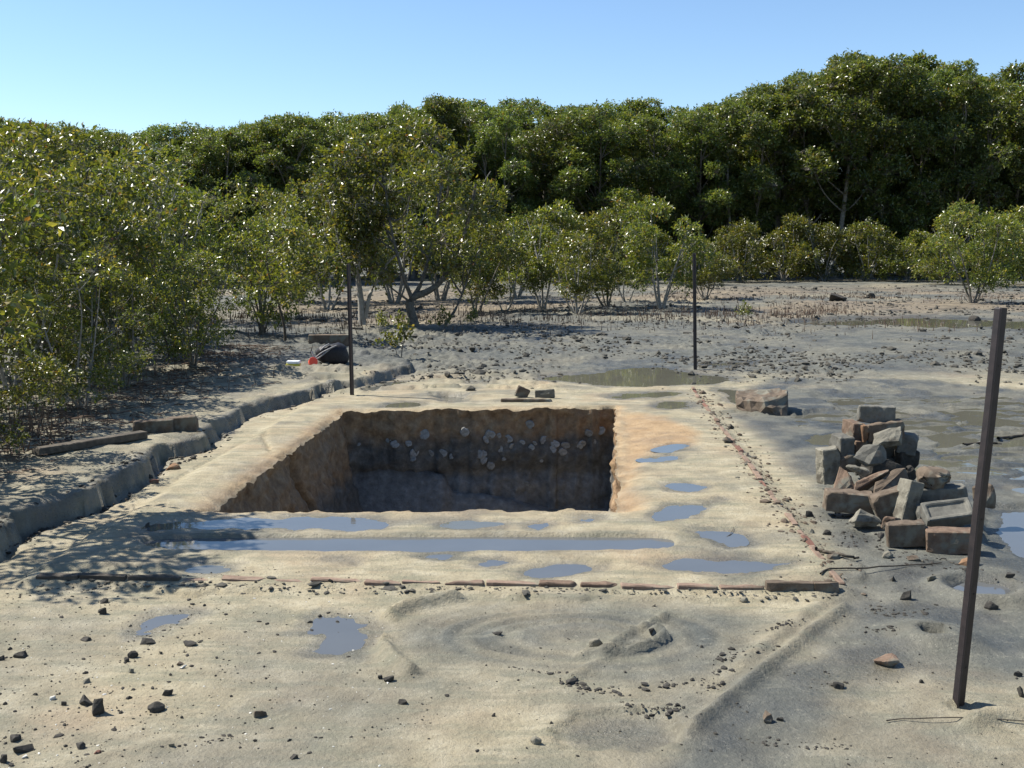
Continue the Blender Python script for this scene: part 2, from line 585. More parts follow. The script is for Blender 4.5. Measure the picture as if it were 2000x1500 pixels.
GREY1 = GP([(1420, 800), (1500, 850), (1560, 930), (1600, 1040), (1655, 1110), (1630, 1180), (1500, 1260), (1380, 1340), (1330, 1440), (1230, 1540),
            (1560, 1560), (1640, 1440), (1640, 1340), (1780, 1300), (1990, 1310), (2300, 1290), (2500, 800), (1800, 740), (1500, 735)])
GREY2 = GP([(760, 1210), (850, 1172), (1100, 1163), (1350, 1168), (1520, 1200), (1470, 1290), (1300, 1350), (1080, 1320), (900, 1290), (780, 1262)])
ORANGE = GP([(1210, 800), (1290, 812), (1365, 845), (1350, 868), (1275, 880), (1240, 905), (1245, 990), (1212, 994)])
RIDGES = [  # polyline, height, half width
    (GP([(890, 1161), (840, 1168), (790, 1180), (752, 1195), (736, 1222), (742, 1250), (768, 1280), (800, 1302)]), .05, .03),
    (GP([(1306, 1190), (1262, 1212), (1225, 1228), (1196, 1250), (1176, 1264)]), .030, .016),
    (GP([(1140, 1268), (1190, 1270), (1240, 1262), (1282, 1246), (1302, 1230), (1292, 1222), (1268, 1226)]), .036, .017),
    (GP([(1190, 1268), (1150, 1290), (1118, 1308)]), .016, .02),
    (GP([(1650, 1175), (1580, 1225), (1500, 1292), (1420, 1352), (1335, 1420)]), .032, .024),
    (GP([(1600, 1170), (1520, 1230), (1450, 1290)]), .022, .04),
    (GP([(1900, 1400), (1960, 1385), (2030, 1388), (2120, 1400)]), .03, .04),
    (GP([(1130, 1392), (1200, 1384), (1270, 1390), (1300, 1404), (1260, 1424), (1180, 1428), (1130, 1414)]), .018, .03),
    (GP([(1480, 800), (1640, 790), (1800, 800), (1960, 790)]), .03, .05),
    (GP([(400, 1141), (700, 1146), (1000, 1152), (1300, 1158), (1640, 1160)]), .013, .022),
    (GP([(80, 1110), (200, 1104), (330, 1108), (400, 1112)]), .02, .03),
    (GP([(380, 1300), (440, 1296), (468, 1288)]), .010, .02),
    (GP([(20, 1500), (200, 1460), (330, 1430)]), .008, .03),
]
GROOVES = [
    (GP([(330, 938), (370, 912), (430, 880), (500, 846)]), .014, .012),
    (GP([(505, 860), (525, 850), (520, 836)]), .012, .010),
    (GP([(690, 770), (740, 780), (790, 790)]), .012, .02),
    (GP([(528, 878), (520, 862), (512, 848), (518, 842)]), .03, .010),
    (GP([(1250, 856), (1310, 842), (1350, 838)]), .008, .012),
]


def base_height(x, y, detail=True):
    h = .008 * fbm(x, y, 1.7, 4, 3) + .005 * fbm(x, y, .35, 4, 8, .6) + .004 * fbm(x, y, .11, 3, 9, .6)
    d = np.hypot(x, y)
    psd = poly_sd(x, y, PLAT)
    h = h - .028 * sstep(-.02, .10, psd + .03 * fbm(x, y, .3, 3, 55)) * (1 - sstep(10, 13, y))
    # far flat rises very slightly, with low swells
    h = h + .04 * fbm(x, y, 6, 3, 90) * sstep(11, 20, d)
    # broken clod-covered mud
    rm = sstep(-.2, .6, fbm(x, y, 3.2, 3, 61) + .25) * sstep(11.4, 13, y - .08 * np.abs(x)) * (1 - sstep(40, 48, y))
    rm = np.maximum(rm, .35 * sstep(1.9, 2.4, x) * sstep(9.5, 11, y))
    h = h + rm * (.13 * np.abs(fbm(x, y, .45, 5, 71, .6)) + .06 * fbm(x, y, .17, 4, 75, .65) - .03)
    # low broken ledges across the back of the platform
    h = h + .035 * sstep(0, .02, fbm(x, y * 2.4, .9, 3, 132) - .12) * sstep(10.8, 11.1, y) * (1 - sstep(12.6, 13.2, y)) * (1 - sstep(.2, .8, x))
    # the eroded bank on the left
    bs = poly_sd(x, y, BANK)
    wdt = .035 + 2.5 * sstep(14.2, 18, y)
    bn = bs + (.16 * fbm(x, y, .6, 3, 22) + .09 * fbm(x, y, .2, 5, 25, .65)) * (1 - sstep(13, 15, y))
    bk = 1 - sstep(-wdt, 0.0, bn)
    top = (.125 - .04 * sstep(6.5, 12, y)) + .025 * fbm(x, y, 1.2, 3, 27) + .03 * fbm(x, y, .25, 4, 29, .6) + .05 * sstep(.3, 2.5, -bs)
    h = h + bk * top * (1 - np.clip(.14 + .4 * fbm(x, y, .3, 3, 36), .0, .5) * np.exp(np.minimum(bn, 0) / .10))
    h = h + .02 * np.exp(-((bn + .12) / .1) ** 2) * sstep(.0, .4, fbm(x, y, .8, 2, 33)) * bk
    h = h - .045 * np.exp(-((bn - .025) / .04) ** 2) * (1 - sstep(13, 15, y))
    # rough rim round the pit
    return h, psd, bs, rm


h, psd, bs, rm = base_height(X, Y)
wet_shade = np.zeros_like(h)
for pts, hh, ww in RIDGES:
    d = seg_dist(X, Y, smooth_poly(pts, 2, False)) + .25 * ww * fbm(X, Y, .1, 3, 201)
    h += hh * np.exp(-(d / ww) ** 2)
for pts, hh, ww in GROOVES:
    d = seg_dist(X, Y, smooth_poly(pts, 2, False)) + .3 * ww * fbm(X, Y, .06, 3, 203)
    h -= hh * np.exp(-(d / ww) ** 2)
# swirl rings of dried slurry in front of the platform
sx_, sy_ = G(1130, 1232)
rr = np.hypot((X - sx_) / 1.0, (Y - sy_) / .62) + .05 * fbm(X, Y, .5, 3, 205)
swirl = np.exp(-((rr - .36) / .3) ** 2) * (1 - sstep(.75, .9, rr))
h += .0065 * np.sin(rr * 64 + 2 * fbm(X, Y, .5, 2, 206)) * swirl * sstep(-.25, .2, fbm(X, Y, .4, 2, 207))
# crab mounds
for (mx, my), rad, hh, cr, cd in ((G(1915, 1140), .20, .036, .135, .05), (G(1823, 1236), .24, .05, .05, .11), (G(1885, 1372), .15, .018, .05, .018)):
    r_ = np.hypot(X - mx, Y - my) * (1 + .12 * fbm(X, Y, .2, 2, 209))
    h += hh * (np.exp(-((r_ - cr * 1.35) / .055) ** 2) if cr > .1 else np.exp(-(np.maximum(r_ - cr * 1.15, 0) / (rad * .5)) ** 2))
    h -= cd * (1 - sstep(cr * .75, cr * 1.12, r_))
# rippled tidal flat on the right
tsd = poly_sd(X, Y, TIDAL)
tm = 1 - sstep(-.5, .4, tsd + .2 * fbm(X, Y, .6, 2, 211))
rip = 1 - np.abs(fbm(X * .55, Y * 1.35, .42, 2, 213)) * 3.2
rip = TIDAL_Z - .018 + .042 * np.clip(rip, -.3, 1) ** 2 + .022 * fbm(X, Y, .9, 3, 217)
h = h * (1 - tm) + rip * tm
h = h - .018 * (1 - tm) * (1 - sstep(0, .5, tsd)) * sstep(0, .2, psd)
# puddle basins
PW, BAS = [], []
for nm, pts, wz, slope, mk in PUD:
    poly = smooth_poly(GP(pts), 2)
    xs_, ys_ = [p[0] for p in poly], [p[1] for p in poly]
    far = max(1.0, np.mean(ys_) / 6)
    mrg = .9 * far
    jj = np.where((X > min(xs_) - mrg) & (X < max(xs_) + mrg) & (Y > min(ys_) - mrg) & (Y < max(ys_) + mrg))
    x, y = X[jj], Y[jj]
    sd = poly_sd(x, y, poly)
    k = .008 if nm == "trough" else .014 if nm == "ring" else .17 * min(far, 2.2)
    sdn = sd + k * fbm(x, y, .34 * far, 6, 301, .62) + (.012 * fbm(x, y, .05, 2, 303) if nm != "trough" else 0)
    BAS.append((jj, sdn, wz, slope))
    h[jj] = np.where((sdn > 0) & (sdn < .3 * far), np.maximum(h[jj], wz + .003), h[jj])
    wet_shade[jj] = np.maximum(wet_shade[jj], (1 - sstep(.0, .13 * far, sdn + .05 * fbm(x, y, .12, 3, 305))) * (.85 if nm != "trough" else .5))
    if mk:
        PW.append((nm, poly, wz, mk, far))
for jj, sdn, wz, slope in BAS:
    h[jj] = np.minimum(h[jj], wz + np.clip(slope * sdn + 1.5 * np.maximum(sdn - .10, 0), -.035, 1))
# pit rim: rounded lip, and the worn orange slope on the right-hand side
rim = np.exp(-(dout / .035) ** 2)
h -= .030 * rim * (.6 + 1.3 * np.clip(fbm(UU, VV, .16, 3, 220), -.5, 1)) * (dout > -1)
orm = region(ORANGE, X, Y, .10, .08 * fbm(X, Y, .3, 3, 221))
h -= .05 * orm * np.exp(-np.maximum(UU - U1, 0) / .22) * (dout < 1.2)
lslope = np.exp(-np.maximum(U0 - UU, 0) / .10) * (np.abs(VV - (V0 + V1) / 2) < (V1 - V0) / 2) * (UU < U0 + .01)
h -= .03 * lslope

# colour masks: wetness with painted bank-face shade, how grey, how orange the ground is
grey = region(GREY1, X, Y, .16, .18 * fbm(X, Y, .7, 4, 231)) * (.88 + .4 * fbm(X, Y, .8, 3, 232))
grey = np.maximum(grey, region(GREY2, X, Y, .2, .15 * fbm(X, Y, .5, 4, 233)) * (.72 + .4 * fbm(X, Y, .5, 3, 236) + .12 * np.sin(rr * 40) * swirl))
farm = sstep(11.2, 13.5, Y) * (1 - .4 * sstep(.05, .4, fbm(X, Y, 4, 3, 237)) * sstep(18, 22, Y))
grey = np.maximum(grey, farm * (.92 + .4 * fbm(X, Y, 1.6, 4, 234)))
grey = np.maximum(grey, np.where(bs < 0, .35 + .6 * fbm(X, Y, .5, 4, 235), 0))
grey = np.maximum(grey, (.34 + .7 * fbm(X, Y, .9, 4, 238)) * (1 - sstep(3.6, 4.8, Y)))
grey = np.maximum(grey, .5 * (psd < 0) * sstep(.0, .35, fbm(X, Y * 1.5, .7, 4, 239)))
grey = np.clip(grey, 0, 1)
wet_shade = np.maximum(wet_shade, .28 * (Y < 4.8) * sstep(.05, .3, fbm(X, Y, .55, 5, 247, .6)))
wet_shade = np.maximum(wet_shade, .8 * region(GREY1, X, Y, .2, .2 * fbm(X, Y, .5, 4, 241)) * sstep(-.15, .25, fbm(X, Y, .45, 3, 242)))
wet_shade = np.maximum(wet_shade, .75 * tm * sstep(.02, -.03, h - TIDAL_Z - .004))
wet_shade = np.maximum(wet_shade, .35 * (psd < 0) * sstep(.05, .35, fbm(X, Y * 1.6, .5, 4, 243)))
wet_shade = np.maximum(wet_shade, .55 * farm * sstep(.0, .3, fbm(X, Y, .8, 3, 246)))
wet_shade = np.maximum(wet_shade, .35 * (bs < 0) * sstep(.1, .3, fbm(X, Y, .6, 3, 244)))
wet_shade = np.maximum(wet_shade, .9 * np.exp(-((bs + .01) / .09) ** 2) * (Y < 14.5))  # shadow on the bank face, painted in through the wet mask
wet_shade = np.clip(wet_shade, 0, 1)
rimo = np.exp(-(dout / .10) ** 2) * np.where((UU > U1) | (UU < U0), .75, .35)
org = np.clip(np.maximum(orm * .85, rimo) + .15 * (psd < 0) * sstep(0, .4, fbm(X, Y, .6, 3, 245)), 0, 1)
brown = sstep(19, 22, Y) * (1 - sstep(34, 44, Y)) * sstep(-.1, .3, fbm(X, Y, 5, 3, 251) + .12)
org = np.maximum(org, .28 * brown * (bs > -1))

gv = np.stack([X, Y, h], -1).reshape(-1, 3)
idx = np.arange(NU * NV).reshape(NV, NU)
keep = np.ones((NV - 1, NU - 1), bool)
keep[iv0:iv1, iu0:iu1] = False
q = np.stack([idx[:-1, :-1], idx[:-1, 1:], idx[1:, 1:], idx[1:, :-1]], -1)[keep]
gme = mesh_np("mud_flat", gv, q, True)
set_col(gme, "masks", np.stack([wet_shade, grey, org, np.ones_like(h)], -1).reshape(-1, 4))
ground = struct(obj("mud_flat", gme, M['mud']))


def height_at(x, y):
    """height of the built ground under a world point"""
    u, v = uv_of(x, y)
    i = int(np.clip(np.searchsorted(us, u), 1, NU - 1))
    j = int(np.clip(np.searchsorted(vlin, v), 1, NV - 1))
    a = (u - us[i - 1]) / (us[i] - us[i - 1])
    b = (v - vlin[j - 1]) / (vlin[j] - vlin[j - 1])
    return float((h[j - 1, i - 1] * (1 - a) + h[j - 1, i] * a) * (1 - b) + (h[j, i - 1] * (1 - a) + h[j, i] * a) * b)


def heights(x, y):
    u, v = x * UX + y * UY, x * VX + y * VY
    i = np.clip(np.searchsorted(us, u), 1, NU - 1)
    j = np.clip(np.searchsorted(vlin, v), 1, NV - 1)
    return h[j, i]


def GZ(px, py):
    """photo point -> point on the built ground"""
    z = 0.0
    for _ in range(6):
        x, y = G(px, py, z)
        z = .5 * z + .5 * height_at(x, y)
    return Vector((x, y, height_at(x, y)))


# ------------------------------------------------------------------ pit walls and floor
ring = [idx[iv0, i] for i in range(iu0, iu1)] + [idx[j, iu1] for j in range(iv0, iv1)] + \
       [idx[iv1, i] for i in range(iu1, iu0, -1)] + [idx[j, iu0] for j in range(iv1, iv0, -1)]
top = gv[ring]
nR, K, DEPTH = len(ring), 44, 1.25
side = np.concatenate([np.zeros(iu1 - iu0), np.ones(iv1 - iv0), np.full(iu1 - iu0, 2), np.full(iv1 - iv0, 3)]).astype(int)
inw = np.array([[VX, VY], [-UX, -UY], [-VX, -VY], [UX, UY]])
nrm = inw[side].astype(float)
for _ in range(6):
    nrm = (np.roll(nrm, 1, 0) + nrm + np.roll(nrm, -1, 0)) / 3
nrm /= np.linalg.norm(nrm, axis=1)[:, None]
sl = np.array([.02, .05, .06, .22])[side].astype(float)
for _ in range(12):
    sl = (np.roll(sl, 1) + sl + np.roll(sl, -1)) / 3
arc = np.concatenate([[0], np.cumsum(np.linalg.norm(np.diff(top[:, :2], axis=0), axis=1))])
kk = (np.arange(K + 1) / K) ** 1.15
dep = kk[:, None] * DEPTH
A = np.broadcast_to(arc[None], (K + 1, nR))
D = np.broadcast_to(dep, (K + 1, nR))
ramp_in = sstep(0, .08, D)
off = sl[None] * D + ramp_in * (.075 * fbm(A, D, .5, 4, 401) + .045 * fbm(A, D, .12, 4, 405, .6) - .02)
off = off + .012 * ramp_in * fbm(A, D * .4, .06, 2, 409)
# the dark overhang half-way down the back wall
off = off - .06 * np.exp(-((D - .62 - .06 * fbm(A, D * 0, .8, 2, 411)) / .07) ** 2) * (side == 2)[None]
# open cracks in the left-hand wall
left_v = (top[:, :2] @ np.array([VX, VY]))
for p0, p1, dp in (((529, 872), (556, 985), .24), ((598, 905), (590, 985), .06)):
    va = uv_of(*G(*p0))[1]
    vb = va + (.50 if dp > .1 else -.25)
    cv = va + (vb - va) * np.clip(D / 1.0, 0, 1.2) + .05 * fbm(D * 3, D, .5, 3, 415)
    off = off - dp * np.exp(-((left_v[None] - cv) / .036) ** 2) * (side == 3)[None]
wx = top[None, :, 0] + nrm[None, :, 0] * off
wy = top[None, :, 1] + nrm[None, :, 1] * off
wz_ = top[None, :, 2] * (1 - kk[:, None]) - DEPTH * kk[:, None] + 0 * wx
wv = np.stack([wx, wy, wz_], -1)
wi = np.arange((K + 1) * nR).reshape(K + 1, nR)
wq = np.stack([wi[:-1], np.roll(wi, -1, 1)[:-1], np.roll(wi, -1, 1)[1:], wi[1:]], -1).reshape(-1, 4)[:, ::-1]
pw_me = mesh_np("pit_wall", wv.reshape(-1, 3), wq, True)
shf = np.where(side == 3, .26, 0.0)
for _ in range(14):
    shf = (np.roll(shf, 1) + shf + np.roll(shf, -1)) / 3
set_col(pw_me, "strata", np.repeat(np.broadcast_to(shf[None], (K + 1, nR)).reshape(-1, 1), 4, 1))
pit_wall = struct(obj("pit_wall", pw_me, M['pit']))
fu = np.linspace(U0 - .3, U1 + .3, 110)
fv = np.linspace(V0 - .3, V1 + .3, 170)
FU, FV = np.meshgrid(fu, fv)
FX, FY = FU * UX + FV * VX, FU * UY + FV * VY
sa = (FU - U0) / (U1 - U0)
bk = -.46 - .16 * sstep(.0, .38, sa) - .16 * sstep(.36, .40, sa + .02 * fbm(FX, FY, .3, 2, 421)) - .28 * sstep(.42, 1.0, sa)
fz = np.maximum(bk - 1.7 * np.maximum(V1 - FV - .10, 0), np.where(sa > .8, -.98, -1.12)) + .03 * fbm(FX, FY, .4, 4, 423) + .015 * fbm(FX, FY, .08, 2, 425)
fi = np.arange(FU.size).reshape(FU.shape)
fq = np.stack([fi[:-1, :-1], fi[:-1, 1:], fi[1:, 1:], fi[1:, :-1]], -1).reshape(-1, 4)
struct(obj("pit_floor", mesh_np("pit_floor", np.stack([FX, FY, fz], -1).reshape(-1, 3), fq, True), M['pit']))

# oyster shells stuck in the back wall
bw = wv[:, side == 2].reshape(-1, 3)
rel = bw - np.array([0, 0, CAM_H])
fz_ = rel[:, 1] * CP - rel[:, 2] * SP
bpx = 1000 + FOC * rel[:, 0] / fz_
bpy_ = 750 - FOC * (rel[:, 1] * SP + rel[:, 2] * CP) / fz_


def shell_mesh(seed):
    rg = np.random.default_rng(seed)
    n = 14
    a = np.linspace(0, 2 * math.pi, n, endpoint=False)
    jag = 1 + .09 * rg.standard_normal(n)
    vs2, rings = [(0, 0, .008)], ((.45, .010), (.8, .016), (1.0, .010), (1.02, -.02))
    for rr_, z in rings:
        for k in range(n):
            vs2.append((rr_ * jag[k] * math.cos(a[k]), rr_ * jag[k] * math.sin(a[k]) * .85, z + .004 * rg.standard_normal()))
    f3 = np.array([(0, 1 + k, 1 + (k + 1) % n) for k in range(n)])
    f4 = []
    for r_ in range(3):
        o0 = 1 + r_ * n
        for k in range(n):
            f4.append((o0 + k, o0 + n + k, o0 + n + (k + 1) % n, o0 + (k + 1) % n))
    v = np.array(vs2)
    v[:, :2] *= .045
    v[:, 2] *= .35
    return mesh_np("oyster_shell", v, [f3, np.array(f4)], True)


shells = [shell_mesh(i) for i in range(5)]
for m_ in shells:
    m_.materials.append(M['shell'])
rs = random.Random(5)
for (a, b, sz) in [(827, 848, 1.1), (770, 868, .9), (797, 868, .9), (808, 885, 1), (805, 893, .9), (842, 886, 1), (866, 883, .9), (880, 893, .8), (911, 843, 1.1),
                   (957, 847, 1.1), (955, 858, 1.1), (974, 851, .8), (993, 857, 1), (980, 871, 1.1), (1000, 872, .9), (932, 885, 1), (946, 886, .8), (944, 896, .9), (958, 911, 1),
                   (1035, 828, 1), (1040, 872, .8), (1064, 856, .9), (1044, 868, .7), (1086, 867, 1), (1080, 880, .9), (1104, 869, .9), (1100, 884, 1), (1148, 845, .9), (1174, 842, 1.1),
                   (1162, 860, .8), (1139, 866, .8), (1134, 874, .7), (1018, 866, .6), (985, 896, .5), (700, 868, .5), (1028, 945, .6), (760, 858, .6), (1060, 900, .5)]:
    k = int(np.argmin((bpx - a) ** 2 + (bpy_ - b) ** 2))
    p = bw[k] + np.array([0, -.006, 0])
    o = obj("oyster_shell", shells[rs.randrange(5)], None, pit_wall, p, (R(90 + rs.uniform(-22, 22)), rs.uniform(-.4, .4), rs.uniform(-.5, .5)))
    s_ = sz * rs.uniform(.85, 1.15)
    o.scale = (s_ * rs.uniform(.8, 1.1), s_, s_)

# ------------------------------------------------------------------ water sheets


def offset_poly(poly, d):
    n = len(poly)
    ar = sum(poly[i][0] * poly[(i + 1) % n][1] - poly[(i + 1) % n][0] * poly[i][1] for i in range(n))
    sg = 1 if ar > 0 else -1
    out = []
    for i in range(n):
        ax, ay = poly[i - 1]
        bx, by = poly[(i + 1) % n]
        tx, ty = bx - ax, by - ay
        L = math.hypot(tx, ty) + 1e-9
        out.append((poly[i][0] + sg * ty / L * d, poly[i][1] - sg * tx / L * d))
    return out


def water(poly, z, mk, d):
    pl = offset_poly(poly, d)
    srt = sorted(pl)
    hull = []
    for seq in (srt, srt[::-1]):                       # convex outline, so the sheet never folds over itself
        part = []
        for q in seq:
            while len(part) > 1 and (part[-1][0] - part[-2][0]) * (q[1] - part[-2][1]) - (part[-1][1] - part[-2][1]) * (q[0] - part[-2][0]) <= 0:
                part.pop()
            part.append(q)
        hull += part[:-1]
    pl = hull
    cx, cy = np.mean([p[0] for p in pl]), np.mean([p[1] for p in pl])
    me = bpy.data.meshes.new("puddle")
    me.from_pydata([(p[0] - cx, p[1] - cy, 0) for p in pl], [], [list(range(len(pl)))])
    if me.polygons[0].normal.z < 0:
        me.flip_normals()
    me.update()
    return struct(obj("puddle", me, M[mk], None, (cx, cy, z)))


for nm, poly, wz, mk, far in PW:
    water(poly, wz, mk, .03 if nm in ("trough", "ring", "sink") else .05 * min(far, 1.6))
tp = [p for p in TIDAL]
water(tp, TIDAL_Z, 'water_green', .15)

# ------------------------------------------------------------------ rocks and bricks


def jitter_mesh(bm, amp, scale, seed):
    from mathutils import noise
    o = Vector((seed * 3.7, seed * 1.3, seed * 7.1))
    for v in bm.verts:
        v.co += v.normal * (amp * noise.fractal(v.co / scale + o, 1.0, 2.0, 3))


def rock_mesh(name, dims, seed, rounded=False, cuts=2):
    rg = random.Random(seed)
    bm = bmesh.new()
    n = 26 if rounded else 13
    for _ in range(n):
        v = Vector((rg.gauss(0, 1), rg.gauss(0, 1), rg.gauss(0, 1))).normalized()
        e = .5 if rounded else .5 * rg.uniform(.8, 1.1)
        if not rounded:
            v = Vector([math.copysign(abs(c) ** .8, c) for c in v])
            v = v / max(abs(c) for c in v) * rg.uniform(.62, 1)
        bm.verts.new((v.x * e * dims[0], v.y * e * dims[1], v.z * e * dims[2]))
    r_ = bmesh.ops.convex_hull(bm, input=bm.verts)
    junk = [g for g in r_["geom_interior"] + r_["geom_unused"] if isinstance(g, bmesh.types.BMVert) and g.is_valid]
    bmesh.ops.delete(bm, geom=list(set(junk)), context='VERTS')
    m = max(dims)
    bmesh.ops.bevel(bm, geom=bm.edges[:], offset=m * (.05 if not rounded else .03), segments=1, affect='EDGES', clamp_overlap=True)
    bmesh.ops.triangulate(bm, faces=bm.faces[:])
    bmesh.ops.subdivide_edges(bm, edges=bm.edges[:], cuts=cuts - 1, use_grid_fill=True)
    bm.normal_update()
    jitter_mesh(bm, m * .05, m * .3, seed)
    me = bpy.data.meshes.new(name)
    bm.to_mesh(me)
    bm.free()
    me.polygons.foreach_set("use_smooth", [rounded] * len(me.polygons))
    return me


def brick_mesh(name, dims, seed, chip=1.0, frog=False, res=.028):
    """a worn brick: bevelled box with chipped corners, rough faces and, if asked, the sunk panel in its top"""
    rg = random.Random(seed)
    bm = bmesh.new()
    bmesh.ops.create_cube(bm, size=1)
    bmesh.ops.scale(bm, vec=dims, verts=bm.verts)
    for _ in range(int(2 * chip + .5)):
        s3 = Vector([rg.choice((-1, 1)) for _ in range(3)])
        corner = Vector([s3[i] * dims[i] / 2 for i in range(3)])
        nn = Vector([s3[i] * rg.uniform(.4, 1) for i in range(3)]).normalized()
        bmesh.ops.bisect_plane(bm, geom=bm.verts[:] + bm.edges[:] + bm.faces[:], plane_co=corner - nn * rg.uniform(.012, .035) * chip, plane_no=nn, clear_outer=True)
        ed = [e for e in bm.edges if e.is_boundary]
        if ed:
            bmesh.ops.contextual_create(bm, geom=ed)
    if frog:
        bm.normal_update()
        f = max(bm.faces, key=lambda q_: q_.normal.z * 10 + q_.calc_area())
        r_ = bmesh.ops.inset_individual(bm, faces=[f], thickness=min(dims[0], dims[1]) * .24, depth=0)
        bmesh.ops.inset_individual(bm, faces=[f], thickness=.008, depth=-.014)
    bmesh.ops.bevel(bm, geom=bm.edges[:], offset=.005, segments=1, affect='EDGES', clamp_overlap=True)
    bmesh.ops.triangulate(bm, faces=[f for f in bm.faces if len(f.verts) > 4])
    for _ in range(3):
        ed = [e for e in bm.edges if e.calc_length() > res * 2]
        if not ed:
            break
        bmesh.ops.subdivide_edges(bm, edges=ed, cuts=1, use_grid_fill=True)
    bmesh.ops.triangulate(bm, faces=bm.faces[:])
    bm.normal_update()
    jitter_mesh(bm, .008 * chip, .045, seed)
    me = bpy.data.meshes.new(name)
    bm.to_mesh(me)
    bm.free()
    me.polygons.foreach_set("use_smooth", [False] * len(me.polygons))
    return me


PILE = "bricks and stones heaped on the wet mud"
pile = [  # kind, px, py, Y, dims, rot degrees, material, label
    ('b', 1711, 809, 6.86, (.23, .078, .112), (0, 1, -3), 'brick_grey', "dark grey brick standing on edge at the very top of the brick heap"),
    ('b', 1726, 841, 6.80, (.245, .085, .112), (0, -5, 8), 'brick_brown', "dull brown brick on edge directly under the topmost brick of the heap"),
    ('b', 1664, 840, 6.86, (.062, .20, .118), (0, 3, 4), 'brick_warm', "narrow reddish brick seen end-on at the left of the second course"),
    ('b', 1679, 843, 6.82, (.042, .19, .112), (0, -4, 6), 'brick_orange', "thin yellowish brick sliver wedged beside the dull brown second-course brick"),
    ('b', 1670, 873, 6.84, (.075, .20, .112), (0, 4, 4), 'brick_warm', "dark reddish end-on brick below the narrow reddish brick of the heap"),
    ('b', 1718, 876, 6.93, (.23, .12, .11), (0, 0, 3), 'brick_grey', "brick mostly hidden behind the pale slab in the heap's middle"),
    ('b', 1706, 908, 6.92, (.25, .14, .12), (0, 0, -6), 'brick_grey', "lowest hidden brick at the back of the tall stack"),
    ('b', 1644, 868, 6.74, (.092, .20, .118), (0, 0, 3), 'brick_grey', "square-ended grey brick perched on the heap's left shoulder"),
    ('b', 1648, 899, 6.72, (.10, .21, .112), (0, 0, -2), 'brick_brown', "brown brick in shadow under the square-ended brick"),
    ('b', 1618, 909, 6.66, (.125, .10, .225), (0, -5, 14), 'stone_pale', "pale brick stood upright at the left end of the heap"),
    ('r', 1727, 862, 6.62, (.29, .17, .13), (8, -14, 6), 'stone_pale', "pale broken slab leaning below the dull brown second-course brick"),
    ('r', 1709, 884, 6.36, (.29, .12, .13), (0, -21, 4), 'brick_grey', "grey slanting slab lying across the front of the pale one"),
    ('r', 1729, 908, 6.50, (.35, .22, .18), (0, -6, 0), 'stone_dark', "large dark block in shadow beneath the slanting grey slab"),
    ('r', 1733, 942, 6.50, (.36, .26, .16), (0, 0, 10), 'stone_dark', "dark block at the bottom of the heap's centre"),
    ('b', 1773, 866, 6.82, (.115, .11, .13), (0, 8, -20), 'brick_grey', "short dark half brick sticking out at the right of the tall stack"),
    ('b', 1768, 897, 6.84, (.13, .13, .12), (0, 0, 8), 'stone_dark', "dark half brick under the short one at the stack's right"),
    ('r', 1772, 925, 6.70, (.16, .14, .16), (0, 0, 20), 'stone_dark', "dark lump on the mud at the back right of the heap"),
    ('r', 1640, 939, 6.30, (.23, .15, .14), (10, -22, 8), 'brick_warm', "brown chunk sloping up towards the heap's centre"),
    ('r', 1678, 920, 6.22, (.15, .09, .07), (0, 12, 0), 'stone_pale', "small curved pale fragment above the brown chunks"),
    ('r', 1703, 945, 6.10, (.28, .13, .15), (0, -27, 6), 'brick_warm', "rough rust-brown chunk slanting in the middle of the heap"),
    ('r', 1740, 946, 6.06, (.27, .12, .13), (0, -33, 4), 'brick_brown', "pitted brown chunk slanting right of the rust-brown one"),
    ('b', 1657, 979, 5.98, (.265, .12, .115), (0, 4, -8), 'brick_brown', "long brown brick lying on the mud at the heap's lower left"),
    ('b', 1739, 984, 5.82, (.19, .11, .15), (0, -20, -6), 'brick_brown', "dark brown brick leaning behind the pale front rock"),
    ('b', 1771, 979, 5.74, (.085, .12, .235), (-6, 16, 10), 'stone_pale', "tall leaning brick with a sunlit face at the heap's centre right"),
    ('b', 1834, 972, 5.82, (.28, .13, .13), (0, -4, -6), 'brick_grey', "dark horizontal brick carrying the round boulder"),
    ('r2', 1824, 933, 5.82, (.215, .17, .145), (0, 8, 0), 'brick_brown', "rounded rough boulder on top of the heap's right half"),
    ('f', 1850, 1003, 5.52, (.245, .125, .085), (36, -9, -4), 'brick_grey', "grey brick with a sunken panel tilted towards the viewer"),
    ('b', 1856, 1056, 5.26, (.235, .11, .118), (0, -3, -14), 'brick_warm', "large brick at the heap's front with a sunlit pinkish top"),
    ('b', 1768, 1042, 5.36, (.185, .10, .122), (0, -5, -10), 'brick_brown', "dark brick with a chipped top at the front of the heap"),
    ('r', 1696, 1009, 5.70, (.20, .16, .125), (0, 6, 10), 'stone_pale', "pale angular rock at the front left of the heap"),
    ('r', 1738, 1022, 5.52, (.11, .12, .10), (0, 10, 30), 'brick_warm', "small brown fragment between the pale rock and the chipped brick"),
    ('r', 1926, 969, 5.84, (.175, .15, .185), (0, 6, 20), 'brick_brown', "upright brown rock standing alone behind the tall leaning picket"),
    ('b', 1834, 1005, 5.66, (.24, .12, .10), (0, 0, -6), 'brick_grey', "brick buried in mud under the dark horizontal one"),
    ('r', 1690, 975, 6.05, (.26, .2, .12), (0, 0, 0), 'stone_dark', "dark filler stone beneath the slanting brown chunks"),
    ('r', 1800, 1048, 5.40, (.05, .05, .06), (0, 0, 0), 'stone_pale', "tiny pale stone between the two front bricks"),
    ('r', 1722, 1048, 5.30, (.05, .05, .045), (0, 0, 0), 'stone_dark', "small dark pebble at the foot of the chipped front brick"),
]
